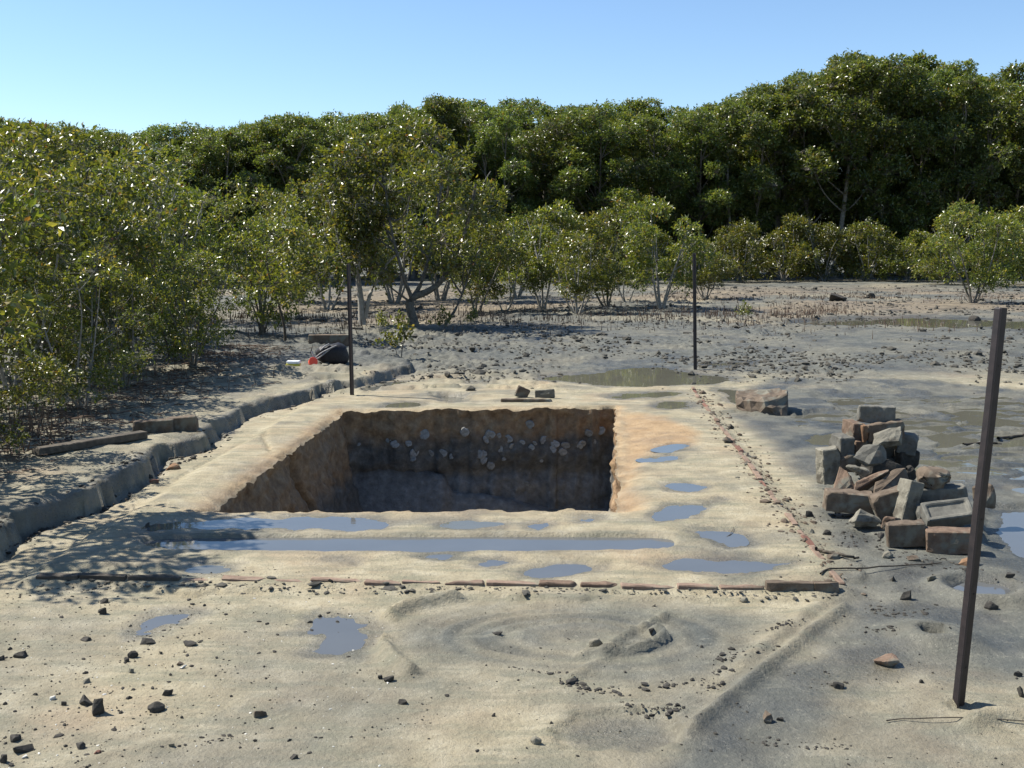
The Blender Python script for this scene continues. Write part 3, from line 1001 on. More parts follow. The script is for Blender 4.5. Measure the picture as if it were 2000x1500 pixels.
for i, (k, px, py, Y_, dims, rot, mk, lab) in enumerate(pile):
    p = P(px, py, Y_)
    rot = tuple(R(a) for a in rot)
    if k in ('b', 'f'):
        nm, me = "brick", brick_mesh("brick", dims, 100 + i, .45 if k == 'f' else .95, k == 'f', .02)
    else:
        nm, me = "stone", rock_mesh("stone", dims, 100 + i, k == 'r2', 3)
    o = obj(nm, me, M[mk], None, p, rot)
    tag(o, lab, nm, PILE)

# loose stones on the mud: px, py of the base, width px, height px, material, label
loose = [
    (203, 1178, 20, 14, 'stone_dark', "upper of two small dark stones left of the glinting puddle", 0),
    (197, 1200, 24, 18, 'stone_dark', "lower of two small dark stones left of the glinting puddle", 0),
    (36, 1286, 40, 18, 'stone_dark', "flat dark stone near the photo's left edge", 0),
    (3, 1290, 16, 16, 'stone_dark', "dark stone cut by the photo's left edge beside a flat one", 0),
    (166, 1252, 30, 12, 'stone_dark', "low dark stone below the salt-white crust", 0),
    (287, 1258, 34, 16, 'stone_dark', "dark pointed stone right of the low dark one", 0),
    (258, 1285, 24, 18, 'stone_dark', "round dark stone with a smaller one at its foot", 1),
    (246, 1292, 15, 11, 'stone_dark', "small stone touching the round dark one", 1),
    (370, 1262, 40, 11, 'stone_dark', "thin flat dark stone left of the muddy puddle", 0),
    (352, 1299, 24, 10, 'brick_brown', "flat brownish stone above the white chip", 0),
    (358, 1306, 18, 10, 'stone_white', "bright white chip among the dark stones", 0),
    (168, 1335, 20, 12, 'stone_mid', "pale flat stone above the largest dark lump", 0),
    (254, 1314, 18, 11, 'stone_mid', "little pale stone below the round dark one", 0),
    (103, 1367, 18, 9, 'stone_white', "white pebble left of the largest dark lump", 1),
    (123, 1378, 14, 12, 'stone_dark', "small dark pebble beside the white pebble", 0),
    (68, 1358, 11, 8, 'stone_dark', "tiny dark pebble left of the white pebble", 0),
    (165, 1378, 38, 24, 'stone_dark', "curved dark lump touching the largest dark lump", 0),
    (190, 1396, 36, 40, 'stone_dark', "largest dark lump of mud at the lower left", 0),
    (303, 1390, 40, 22, 'stone_dark', "dark lumpy stone right of the largest lump", 1),
    (325, 1358, 30, 19, 'stone_dark', "dark stone standing above the lumpy one", 0),
    (505, 1402, 36, 22, 'brick_brown', "squared dark brick piece alone on the lower mud", 0),
    (22, 1448, 30, 14, 'stone_dark', "dark slab near the lower left corner, upper of two", 0),
    (42, 1470, 46, 18, 'stone_dark', "dark slab near the lower left corner, lower of two", 0),
    (47, 1480, 16, 8, 'stone_white', "white chip in front of the lower dark slab", 0),
    (5, 1490, 20, 24, 'stone_dark', "dark stone cut by the photo's lower left corner", 0),
    (157, 1462, 22, 15, 'stone_dark', "dark angular stone between the corner slabs and the brick piece", 0),
    (187, 1472, 22, 9, 'brick_red', "thin reddish shard right of the angular stone", 0),
    (335, 1459, 18, 11, 'stone_mid', "pale pebble below the squared brick piece", 0),
    (312, 1272 + 6, 12, 9, 'stone_dark', "tiny dark stone left of the muddy puddle", 0),
    (758, 1332, 28, 14, 'stone_dark', "dark stone at the middle of the lower mud", 0),
    (742, 1326, 12, 10, 'stone_dark', "small dark stone touching the middle one", 0),
    (785, 1376, 28, 12, 'stone_dark', "flat dark clod below the middle stone", 0),
    (572, 1482, 20, 10, 'stone_dark', "small dark stone at the photo's bottom edge", 0),
    (963, 1399, 12, 8, 'stone_dark', "lone tiny dark pebble right of the flat clod", 0),
    (1048, 1454, 30, 20, 'stone_mid', "pale brown stone near the bottom centre", 1),
    (1164, 1264, 34, 24, 'stone_mid', "round grey stone at the end of the curled mud ridge", 1),
    (1272, 1232, 14, 12, 'stone_dark', "small dark stone inside the curled mud ridge", 0),
    (1454, 1176, 20, 12, 'stone_mid', "brown stone below the raised corner bricks", 1),
    (1278, 1185, 12, 8, 'stone_dark', "tiny dark stone above the curled mud ridge", 0),
    (1502, 1412, 32, 26, 'brick_brown', "dark stone lump at the lower right centre", 0),
    (1525, 1408, 20, 12, 'stone_dark', "flat piece beside the lower right dark lump", 0),
    (1640, 1346, 30, 18, 'stone_dark', "dark stone left of the leaning picket's foot", 0),
    (1732, 1302, 62, 22, 'brick_warm', "rust-brown crusted lump on the grey mud", 0),
    (1770, 1172, 28, 26, 'stone_dark', "spiky dark clod above the small crab hole", 0),
    (1746, 1135, 16, 18, 'stone_dark', "upright dark pebble right of the raised corner bricks", 0),
    (1787, 1096, 28, 14, 'brick_brown', "small dark chip above the crab mound", 0),
    (1735, 1090, 30, 16, 'stone_mid', "tan flat stone in front of the brick heap", 1),
    (1938, 1190, 30, 18, 'stone_dark', "rounded dark stone below the crab mound", 1),
    (1972, 1128, 26, 18, 'stone_dark', "dark stone at the crab mound's right rim", 0),
    (1820, 1135, 22, 16, 'stone_mid', "pale stone left of the crab mound", 0),
    (1895, 1105, 52, 20, 'brick_orange', "broken brick lying flat behind the tall leaning picket", 0),
    (1995, 1360, 16, 30, 'stone_dark', "dark upright stone cut by the photo's right edge", 0),
    (1990, 1322, 24, 14, 'stone_dark', "dark flat stone by the photo's right edge", 0),
    (1616, 1045, 20, 14, 'stone_dark', "round dark pebble at the platform's right edge", 1),
    (1582, 1010, 24, 14, 'stone_dark', "squared dark stone beside the right brick edging", 0),
    (1802, 1334, 16, 10, 'stone_dark', "small dark stone right of the rust-brown lump", 0),
    (287, 1030, 12, 12, 'stone_dark', "small dark stone at the left end of the water trough", 0),
    (645, 1138, 16, 10, 'stone_dark', "small dark stone on the front edging", 0),
    (1428, 838, 18, 12, 'stone_dark', "dark stone on the far part of the right edging", 0),
    (1424, 866, 22, 12, 'stone_dark', "dark square stone midway along the right edging", 0),
    (718, 757, 14, 7, 'stone_mid', "pale pebble in the small pool by the ledge", 1),
    (1905, 628, 26, 14, 'stone_dark', "dark rock standing in the far strip of water", 1),
    (1640, 588, 44, 22, 'stone_dark', "dark clump of rock on the far mud", 0),
    (1703, 583, 22, 14, 'stone_dark', "dark rock right of the far clump", 0),
    (440, 852, 18, 10, 'stone_mid', "pale lump at the foot of the eroded ledge", 1),
    (338, 918, 40, 16, 'brick_orange', "tan lump fallen below the eroded ledge", 0),
    (300, 944, 24, 12, 'brick_red', "reddish brick bit wedged below the eroded ledge", 0),
]
for i, (px, py, wpx, hpx, mk, lab, rd) in enumerate(loose):
    p = GZ(px, py)
    d = math.hypot(p.x, p.y)
    sc = d / FOC
    wd, ht = wpx * sc * .9, hpx * sc * .95
    rg = random.Random(900 + i)
    o = obj("stone", rock_mesh("stone", (wd, max(wd * rg.uniform(.55, .8), .6 * ht), ht * 1.3), 500 + i, bool(rd), 2), M[mk], None,
            (p.x, p.y + wd * .2, p.z + ht * .2), (0, rg.uniform(-.15, .15), rg.uniform(-.5, .5)))
    tag(o, lab, "stone", "loose stones on the mud")

# the big boulder behind the right edging
p = GZ(1502, 806)
o = obj("boulder", brick_mesh("boulder", (.46, .44, .16), 705, 3.6, False, .05), M['brick_brown'], None, (p.x - .02, p.y + .2, p.z + .05), (R(9), R(-6), R(-16)))
tag(o, "flat-topped brown boulder on wet mud beyond the right brick edging", "boulder")

# two bricks and a plank lying on the bank
for (px, py, dims, rz, lab, sd_) in ((296, 848, (.30, .11, .10), 5, "long brown brick on the left bank, nearer of the pair", 801), (352, 843, (.22, .11, .115), 8, "brick end to end with the long one on the left bank", 802)):
    p = GZ(px, py)
    o = obj("brick", brick_mesh("brick", dims, sd_, .8), M['brick_brown'], None, (p.x, p.y + .07, p.z + .045), (0, R(-3), R(rz)))
    tag(o, lab, "brick", "bricks lying on the left bank")
a, b = GZ(70, 893), GZ(282, 858)
mid = (a + b) / 2
o = obj("timber_plank", brick_mesh("timber_plank", ((b - a).length, .09, .05), 803, .5, False, .05), M['timber'], None, mid + Vector((0, 0, .03)),
        (0, -math.asin((b.z - a.z) / (b - a).length), math.atan2(b.y - a.y, b.x - a.x)))
tag(o, "weathered dark timber plank lying along the left bank below the bricks", "plank")
p = GZ(640, 680)
o = obj("timber_block", brick_mesh("timber_block", (.62, .16, .16), 804, .8, False, .06), M['brick_brown'], None, (p.x, p.y + .25, p.z + .08), (0, 0, R(3)))
tag(o, "brown timber block lying behind the black bag", "timber block")

# tile shards behind the pit
for (px, py, dims, rot, lab, mk) in (
        (1029, 785, (.50, .05, .035), (0, 0, -1), "long low brick strip lying along the pit's back edge", 'brick_brown'),
        (1020, 776, (.13, .035, .11), (0, 24, 12), "pointed brick shard standing behind the low brick strip", 'brick_brown'),
        (1064, 777, (.20, .035, .09), (0, -6, -14), "upright tile piece at the right end of the low brick strip", 'brick_grey')):
    p = GZ(px, py)
    o = obj("brick_shard", brick_mesh("brick_shard", dims, int(px), 1.0), M[mk], None, (p.x, p.y, p.z + dims[2] * .42), tuple(R(v) for v in rot))
    tag(o, lab, "brick shard", "brick shards behind the pit")

# ------------------------------------------------------------------ brick edging round the platform


def edging(name, label, a, b, wid, zfun, mats, seed):
    root = empty(name, (0, 0, 0))
    tag(root, label, "brick edging")
    rg = random.Random(seed)
    A_, B_ = Vector(a), Vector(b)
    L = (B_ - A_).length
    dr = (B_ - A_) / L
    s0 = 0.0
    while s0 < L - .05:
        ln = rg.uniform(.17, .25)
        ln = min(ln, L - s0)
        m_ = A_ + dr * (s0 + ln / 2)
        up, hid, mk = zfun((s0 + ln / 2) / L, rg)
        if not hid:
            hgt = .07 if up < .03 else .10
            z0 = height_at(m_.x, m_.y)
            o = obj("brick", brick_mesh("brick", (ln - .008, wid * rg.uniform(.85, 1.1), hgt), seed * 50 + int(s0 * 40), 1.1 if up > .02 else .8), M[mk or rg.choice(mats)], root,
                    (m_.x + rg.uniform(-.008, .008), m_.y + rg.uniform(-.008, .008), z0 + up - hgt / 2),
                    (rg.uniform(-.06, .06), rg.uniform(-.04, .04), math.atan2(dr.y, dr.x) + rg.uniform(-.03, .03)))
        s0 += ln


def z_front(f, rg):
    px = 72 + f * (1645 - 72)
    if px < 395:
        return .014 + rg.uniform(-.003, .003), False, 'timber'
    if 1055 < px < 1235:
        return .012, False, 'brick_warm'
    if 1300 < px < 1490:
        return .012 + rg.uniform(-.006, .008), False, 'brick_dull'
    if px > 1500:
        return .030 + rg.uniform(-.006, .012), False, 'brick_brown'
    return .003 + rg.uniform(-.003, .005), False, 'brick_dull'


def z_right(f, rg):
    return .006 + rg.uniform(-.008, .012), rg.random() < .06, None


edging("front_edging", "worn brick edging along the platform's near side, raised at its right corner", G(72, 1125), G(1640, 1148), .042, z_front, ['brick_red', 'brick_orange'], 11)
edging("side_edging", "crumbling brick edging running away along the platform's right side", G(1640, 1142), G(1352, 758), .034, z_right, ['brick_dull', 'brick_warm', 'brick_red', 'brick_dull'], 12)

# ------------------------------------------------------------------ steel pickets


def picket(base, top_pt, label, r_, seed, yaw):
    """Y-section star picket with bolt holes"""
    A_, B_ = Vector(base), Vector(top_pt)
    L = (B_ - A_).length
    root = empty("steel_picket", A_)
    root.rotation_euler = (B_ - A_).to_track_quat('Z', 'Y').to_euler()
    tag(root, label, "picket", "steel pickets round the pit")
    bm = bmesh.new()
    prof = []
    for k in range(3):
        a_ = k * 2 * math.pi / 3 + yaw
        t_ = r_ * .14
        ca, sa_ = math.cos(a_), math.sin(a_)
        a2 = a_ - math.pi / 3
        prof.append((math.cos(a2) * t_ * 1.5, math.sin(a2) * t_ * 1.5))
        prof.append((ca * r_ + sa_ * t_, sa_ * r_ - ca * t_))
        prof.append((ca * r_ - sa_ * t_, sa_ * r_ + ca * t_))
    n = len(prof)
    zs = [-.12, .0, L * .25, L * .5, L * .75, L - .004, L]
    rg = random.Random(seed)
    rows = []
    for z in zs:
        k = .9 if z == L else 1
        jx, jy = rg.uniform(-.0012, .0012), rg.uniform(-.0012, .0012)
        rows.append([bm.verts.new((x * k + jx, y * k + jy, z)) for x, y in prof])
    for a_, b_ in zip(rows[:-1], rows[1:]):
        for k in range(n):
            bm.faces.new((a_[k], a_[(k + 1) % n], b_[(k + 1) % n], b_[k]))
    bm.faces.new(rows[-1])
    bm.faces.new(rows[0][::-1])
    bmesh.ops.recalc_face_normals(bm, faces=bm.faces[:])
    me = bpy.data.meshes.new("post")
    bm.to_mesh(me)
    bm.free()
    obj("post", me, M['steel'], root)
    # bolt bosses punched along the flanges
    bb = bmesh.new()
    bmesh.ops.create_cone(bb, cap_ends=True, segments=8, radius1=r_ * .17, radius2=r_ * .14, depth=r_ * .5)
    hm = bpy.data.meshes.new("bolt_hole")
    bb.to_mesh(hm)
    bb.free()
    hm.materials.append(M['bark_dark'])
    for k in range(5):
        a_ = yaw + 2 * math.pi / 3 * 2
        obj("bolt_hole", hm, None, root, (math.cos(a_) * r_ * .62, math.sin(a_) * r_ * .62, L * (.1 + .19 * k)), (R(90), 0, a_))
    return root


def up_pt(base, px, py):
    return P(px, py, base.y)


b1 = GZ(1871, 1377)
picket(b1, up_pt(b1, 1955, 601), "tall dark steel picket leaning right, nearest the viewer", .0205, 1, R(35))
b2 = GZ(688, 771)
picket(b2, up_pt(b2, 681, 516), "dark steel picket at the pit's far left corner beside the black bag", .023, 2, R(20))
b3 = GZ(1358, 722)
picket(b3, up_pt(b3, 1356, 494), "dark steel picket standing by the greenish pool behind the pit", .023, 3, R(50))


def tube(pts, radii, sides=6):
    pts = np.asarray(pts, float)
    n = len(pts)
    tg = np.gradient(pts, axis=0)
    tg /= np.linalg.norm(tg, axis=1)[:, None] + 1e-9
    ref = np.where(np.abs(tg[:, 2:3]) < .9, np.array([[0, 0, 1.0]]), np.array([[1.0, 0, 0]]))
    a_ = np.cross(tg, ref)
    a_ /= np.linalg.norm(a_, axis=1)[:, None] + 1e-9
    b_ = np.cross(tg, a_)
    an = np.arange(sides) * 2 * math.pi / sides
    v = pts[:, None] + np.asarray(radii)[:, None, None] * (np.cos(an)[None, :, None] * a_[:, None] + np.sin(an)[None, :, None] * b_[:, None])
    i = np.arange(n * sides).reshape(n, sides)
    f = np.stack([i[:-1], np.roll(i, -1, 1)[:-1], np.roll(i, -1, 1)[1:], i[1:]], -1).reshape(-1, 4)
    return v.reshape(-1, 3), f


def join(parts):
    vs2, fs, o = [], {}, 0
    for v, f in parts:
        vs2.append(v)
        fs.setdefault(f.shape[1], []).append(f + o)
        o += len(v)
    return np.concatenate(vs2), [np.concatenate(f) for f in fs.values()]


# ------------------------------------------------------------------ bag and litter on the bank
p = GZ(643, 713)
root = empty("bag", p, (0, 0, 0), (.78, .78, .8))
tag(root, "black nylon backpack slumped on the bank beside the far left picket", "bag")
bm = bmesh.new()
bmesh.ops.create_icosphere(bm, subdivisions=4, radius=1)
from mathutils import noise as mnoise
for v in bm.verts:
    c = v.co
    c = Vector([math.copysign(abs(q_) ** .7, q_) for q_ in c])
    x_, y_, z_ = c.x * .25, c.y * .16, c.z * .155 * (1 + .25 * c.x)
    z_ += .02 * mnoise.fractal(Vector((x_ * 9, y_ * 9, z_ * 9)), 1, 2, 3)
    x_ += .02 * mnoise.fractal(Vector((y_ * 8, z_ * 8, x_ * 8 + 4)), 1, 2, 3)
    v.co = (x_ - .12 * max(0, z_), y_, max(z_ + .13, -.01))
me = bpy.data.meshes.new("bag_body")
bm.to_mesh(me)
bm.free()
me.polygons.foreach_set("use_smooth", [True] * len(me.polygons))
obj("bag_body", me, M['bag'], root, (.02, .16, 0))
for k, pts in enumerate(([(-.25, .0, .06), (-.18, -.02, .12), (-.10, -.01, .18), (.02, .0, .235), (.12, .05, .28)], [(-.27, .02, .20), (-.24, -.01, .13), (-.19, -.03, .07), (-.12, -.03, .12), (-.02, 0, .2), (.06, .04, .255)],
                         [(-.14, .02, .20), (-.06, .03, .27), (.0, .06, .30)])):
    t_ = np.linspace(0, len(pts) - 1, 24)
    pp = np.stack([np.interp(t_, range(len(pts)), [q_[c] for q_ in pts]) for c in range(3)], -1)
    pp = np.apply_along_axis(lambda a_: np.convolve(np.pad(a_, 2, 'edge'), np.ones(5) / 5, 'valid'), 0, pp)
    v, f = tube(pp, np.full(24, .012), 5)
    obj("strap", mesh_np("strap", v, f, True), M['strap'], root)
p = GZ(612, 713)
bm = bmesh.new()
bmesh.ops.create_cone(bm, cap_ends=True, segments=14, radius1=.045, radius2=.055, depth=.07)
bmesh.ops.bevel(bm, geom=bm.edges[:], offset=.006, segments=2, affect='EDGES')
me = bpy.data.meshes.new("red_cup")
bm.to_mesh(me)
bm.free()
o = obj("red_cup", me, M['red_plastic'], None, (p.x, p.y - .04, p.z + .035), (R(70), 0, R(30)))
tag(o, "small bright red plastic cup at the foot of the black bag", "cup")
p = GZ(571, 717)
root = empty("lunch_box", p)
tag(root, "small white and yellow plastic box left of the black bag", "box")
obj("box_base", brick_mesh("box_base", (.16, .10, .03), 31, .3), M['yellow_plastic'], root, (0, .05, .016))
obj("box_lid", brick_mesh("box_lid", (.15, .095, .035), 32, .3), M['white_plastic'], root, (.005, .055, .049))

# ------------------------------------------------------------------ trees


def leaves(tips, dirs, lpt, L, W, rg, spread=.75, droop=.15):
    n = len(tips) * lpt
    c = np.repeat(tips, lpt, 0) + rg.normal(0, L * .42, (n, 3))
    a_ = np.repeat(dirs, lpt, 0) * .55 + rg.normal(0, spread, (n, 3))
    a_[:, 2] += .12 - droop
    a_ /= np.linalg.norm(a_, axis=1)[:, None]
    up = np.array([0, 0, 1.0]) + rg.normal(0, .55, (n, 3))
    sd = np.cross(a_, up)
    sd /= np.linalg.norm(sd, axis=1)[:, None] + 1e-9
    nn = np.cross(sd, a_)
    ln = L * rg.uniform(.65, 1.2, (n, 1))
    wd = W * rg.uniform(.75, 1.2, (n, 1))
    v = np.empty((n, 4, 3))
    v[:, 0] = c
    v[:, 1] = c + a_ * ln * .5 + sd * wd * .5 + nn * wd * .12
    v[:, 2] = c + a_ * ln - nn * ln * .06
    v[:, 3] = c + a_ * ln * .5 - sd * wd * .5 + nn * wd * .12
    i = np.arange(n)[:, None] * 4
    f = np.concatenate([i + np.array([[0, 1, 2]]), i + np.array([[0, 2, 3]])])
    tint = np.clip(np.repeat(rg.normal(.42, .16, (len(tips), 1)), lpt, 0)[:, 0] + rg.normal(0, .16, n), 0, .93)
    tint[rg.random(n) < .012] = 1.0
    return v.reshape(-1, 3), f, np.repeat(tint, 4)


def curve(a_, b_, rg, bend, n):
    a_, b_ = np.asarray(a_, float), np.asarray(b_, float)
    L = np.linalg.norm(b_ - a_)
    m1 = a_ + (b_ - a_) * .35 + rg.normal(0, bend * L, 3)
    m2 = a_ + (b_ - a_) * .7 + rg.normal(0, bend * L * .8, 3)
    t_ = np.linspace(0, 1, n)[:, None]
    return (1 - t_) ** 3 * a_ + 3 * (1 - t_) ** 2 * t_ * m1 + 3 * (1 - t_) * t_ ** 2 * m2 + t_ ** 3 * b_


def grow(seed, H, Rad, stems, lobes, base, tips, lpt, L, W, tr, lobe_r, flare=.5, sub=5, trunk_path=None):
    """returns wood and leaf meshes for a mangrove of height H and crown radius Rad"""
    rg = np.random.default_rng(seed)
    wood = []
    lc, lr = [], []
    for k in range(lobes):
        z = base + (1 - base) * (k + rg.random()) / lobes
        zz = (z - base) / (1 - base)
        env = math.sqrt(max(.06, 1 - (max(zz - .35, 0) / .72) ** 2)) * (.55 + .45 * min(1, zz / .3))
        a_ = rg.random() * 2 * math.pi
        r_ = Rad * env * math.sqrt(rg.random()) * .92
        lc.append((r_ * math.cos(a_), r_ * math.sin(a_), z * H * .95))
        lr.append(lobe_r * rg.uniform(.7, 1.25))
    lc, lr = np.array(lc), np.array(lr)
    spts = []
    if trunk_path is not None:
        spts_src = trunk_path
    else:
        spts_src = None
        for k in range(stems):
            a_ = k * 2 * math.pi / stems + rg.uniform(-.5, .5)
            b0 = np.array([math.cos(a_), math.sin(a_), 0]) * tr * (1.2 if stems > 1 else 0)
            b0[2] = -.08
            reach = Rad * flare * rg.uniform(.3, 1)
            e = np.array([math.cos(a_) * reach, math.sin(a_) * reach, H * rg.uniform(.72, .92)])
            pts = curve(b0, e, rg, .07, 12)
            spts.append(pts)
            rad = tr * rg.uniform(.7, 1) * np.linspace(1, .22, 12)
            rad[0] *= 1.35
            wood.append(tube(pts, rad, 7))
    if spts_src:
        for path, r0 in spts_src:
            t_ = np.linspace(0, len(path) - 1, 18)
            pts = np.stack([np.interp(t_, range(len(path)), [q_[c] for q_ in path]) for c in range(3)], -1)
            pts = np.apply_along_axis(lambda q_: np.convolve(np.pad(q_, 1, 'edge'), np.ones(3) / 3, 'valid'), 0, pts)
            spts.append(pts)
            wood.append(tube(pts, r0 * np.linspace(1, .25, 18), 7))
    allp = np.concatenate(spts)
    tp_, td_ = [], []
    for c, r_ in zip(lc, lr):
        d = np.linalg.norm(allp - c, axis=1) + np.maximum(0, allp[:, 2] - c[2] + .12 * H) * 3
        a_ = allp[int(np.argmin(d))]
        wood.append(tube(curve(a_, c, rg, .10, 7), tr * .30 * np.linspace(1, .35, 7), 5))
        nt = max(3, int(tips / lobes * (r_ / lobe_r) ** 2))
        dv = rg.normal(0, 1, (nt, 3))
        dv[:, 2] = dv[:, 2] * .8 + .35
        dv /= np.linalg.norm(dv, axis=1)[:, None]
        rr_ = r_ * (1 - .55 * rg.random(nt) ** 1.6)
        t_ = c + dv * rr_[:, None] * np.array([1, 1, .72])
        subs = c + rg.normal(0, r_ * .45, (sub, 3)) * np.array([1, 1, .7])
        for sb in subs:
            wood.append(tube(curve(c, sb, rg, .1, 4), tr * .12 * np.linspace(1, .6, 4), 4))
        for tpnt in t_[:: 2 if nt > 40 else 1]:
            sb = subs[int(np.argmin(np.linalg.norm(subs - tpnt, axis=1)))]
            wood.append(tube(curve(sb, tpnt, rg, .08, 3), tr * .055 * np.array([1, .8, .4]), 3))
        tp_.append(t_)
        td_.append(dv)
    tp_, td_ = np.concatenate(tp_), np.concatenate(td_)
    ok = tp_[:, 2] > .12 * H * base + .1
    v, f, tint = leaves(tp_[ok], td_[ok], lpt, L, W, rg)
    wvv, wff = join(wood)
    wm = mesh_np("trunk", wvv, wff, True)
    lm = mesh_np("crown", v, f, False)
    set_col(lm, "tint", np.repeat(tint[:, None], 4, 1))
    return wm, lm


def proto(args, wood, leaf):
    wm, lm = grow(*args[0], **args[1]) if isinstance(args, tuple) and isinstance(args[0], tuple) else grow(**args)
    wm.materials.append(M[wood])
    lm.materials.append(M[leaf])
    return wm, lm


def plant(name, pr, loc, rz, sc, label, cat, group, sz=None):
    root = empty(name, loc, (0, 0, rz), (sc, sc, sz or sc))
    tag(root, label, cat, group)
    obj("trunk", pr[0], None, root)
    obj("crown", pr[1], None, root)
    return root


near_p = [proto(dict(seed=s_, H=2.6, Rad=1.15, stems=st_, lobes=lb_, base=.10, tips=int(tp0 * .58), lpt=9, L=.082, W=.038, tr=.030, lobe_r=.38, flare=.8), wd, 'leaf_near')
          for s_, st_, lb_, tp0, wd in ((11, 4, 17, 1100, 'bark'), (12, 3, 15, 950, 'bark_dark'), (13, 5, 19, 1150, 'bark'), (14, 4, 16, 900, 'bark_pale'))]
mid_p = [proto(dict(seed=s_, H=2.6, Rad=1.25, stems=st_, lobes=lb_, base=.22, tips=tp0, lpt=9, L=.10, W=.048, tr=.036, lobe_r=.40, flare=.85), wd, 'leaf_near')
         for s_, st_, lb_, tp0, wd in ((21, 5, 16, 720, 'bark_pale'), (22, 4, 14, 620, 'bark'), (23, 6, 18, 760, 'bark_pale'), (24, 3, 13, 560, 'bark_pale'))]
far_p = [proto(dict(seed=s_, H=9.5, Rad=2.3, stems=st_, lobes=lb_, base=bs_, tips=int(tp0 * 1.7), lpt=11, L=.15, W=.072, tr=.12, lobe_r=.78, flare=.6, sub=4), wd, 'leaf_far')
         for s_, st_, lb_, bs_, tp0, wd in ((31, 2, 27, .30, 1500, 'bark'), (32, 3, 30, .26, 1600, 'bark'), (33, 2, 25, .34, 1350, 'bark_dark'), (34, 3, 30, .22, 1700, 'bark'), (35, 2, 25, .36, 1300, 'bark'))]
low_p = [proto(dict(seed=s_, H=3.0, Rad=1.7, stems=6, lobes=lb_, base=.12, tips=tp0, lpt=9, L=.15, W=.075, tr=.04, lobe_r=.62, flare=.9, sub=4), 'bark_pale', 'leaf_near')
         for s_, lb_, tp0 in ((41, 16, 650), (42, 18, 760), (43, 14, 600))]

rt = random.Random(77)


def put(name, pr, x, y, sc, label, cat, group, sz=None):
    plant(name, pr, (x, y, height_at(x, y) - .01), rt.uniform(0, 6.28), sc, label, cat, group, sz)


LG = "mangrove shrubs crowding the left bank"
left = [
    (-3.85, 6.15, 0, 1.0, "mangrove shrub cut by the photo's left edge, throwing leafy shade on the platform"),
    (-3.75, 8.05, 2, .62, "low leafy mangrove bush nearest the bricks on the left bank"),
    (-4.5, 8.6, 1, 1.0, "dense dark-topped mangrove standing behind the low leafy bush at the far left"),
    (-4.35, 10.0, 3, 1.02, "mangrove with a forked dark stem in the left thicket"),
    (-3.95, 11.2, 0, .86, "mangrove shrub with pale stems above the shaded roots of the left bank"),
    (-4.7, 12.0, 2, 1.08, "rounded mangrove in the middle of the left thicket"),
    (-3.85, 13.2, 1, .78, "small mangrove at the right end of the left bank's front row"),
    (-5.0, 14.0, 3, 1.08, "olive mangrove behind the right end of the left thicket"),
    (-6.2, 12.3, 0, 1.15, "tall mangrove in the left thicket's second row by the photo's edge"),
    (-6.4, 14.8, 2, 1.2, "mangrove in the left thicket's second row, with its top against the sky"),
    (-4.9, 16.4, 0, .95, "mangrove shrub half hidden behind the lone sapling"),
    (-7.4, 17.0, 1, 1.3, "mangrove of the left thicket's third row below the pale far crowns"),
    (-6.0, 18.2, 3, 1.1, "thin mangrove showing mud between its stems left of the bag"),
    (-3.9, 18.2, 2, .8, "low mangrove bush on the mud behind the black bag"),
    (-8.6, 20.5, 2, 1.4, "broad mangrove far back in the left thicket"),
    (-6.9, 21.5, 0, 1.25, "mangrove joining the left thicket to the far trees"),
    (-5.4, 10.9, 2, .95, "shadowy mangrove deep inside the left thicket"),
    (-4.9, 22.5, 1, 1.15, "mangrove behind the thin one left of the bag"),
]
for x, y, k, sc, lab in left:
    if y > 7:
        x -= .35 if x > -5 else 0
        sc *= .8 if (x > -5 and y < 14) else .95
    put("mangrove_shrub", near_p[k], x, y, sc, lab, "shrub", LG)

for x, y, k, sc, lab in ((-3.45, 6.95, 1, .44, "knee-high mangrove bush at the left edge touching the ground above the plank"), (-3.75, 9.3, 3, .5, "knee-high bush in the left thicket's front behind the two bricks"),
                         (-3.85, 10.6, 0, .46, "waist-high bush midway along the left thicket's front"), (-3.6, 12.1, 2, .5, "small bush in front of the thicket left of the plastic box")):
    put("mangrove_shrub", near_p[k], x, y, sc, lab, "shrub", LG)

# the sapling with a bare straight stem left of the bag
sp_ = proto(dict(seed=51, H=1.9, Rad=.8, stems=1, lobes=9, base=.38, tips=260, lpt=8, L=.09, W=.042, tr=.026, lobe_r=.34, flare=.5), 'bark_dark', 'leaf_near')
q_ = GZ(556, 668)
put("mangrove_sapling", sp_, q_.x, q_.y, 1.0, "lone mangrove sapling with a bare straight dark stem left of the bag", "sapling", None)

# the bent-trunk tree in the centre and its pale neighbour
q_ = GZ(806, 637)
ct = proto(dict(seed=52, H=3.9, Rad=1.75, stems=1, lobes=24, base=.24, tips=1050, lpt=9, L=.105, W=.05, tr=.075, lobe_r=.46, flare=.9,
                trunk_path=[([(.06, 0, -.1), (.02, 0, .12), (-.08, 0, .42), (.0, 0, .56), (.22, 0, .60), (.55, .05, .78), (.85, .1, 1.35), (1.1, .1, 2.1), (1.2, 0, 2.7)], .10),
                            ([(-.05, 0, .45), (.15, .1, .75), (.32, .15, 1.3), (.5, .2, 2.2), (.55, .2, 3.2)], .05),
                            ([(.0, 0, .5), (-.15, -.1, .9), (-.35, -.1, 1.7), (-.5, 0, 2.7)], .045),
                            ([(.55, .1, -.05), (.8, .1, .3), (1.0, .2, .8), (1.3, .3, 1.6)], .035)]), 'bark', 'leaf_near')
plant("mangrove_tree", ct, (q_.x, q_.y, q_.z), 0, 1.0, "spreading mangrove with a bent elbowed trunk in the centre of the mud", "tree", None)
q_ = GZ(708, 634)
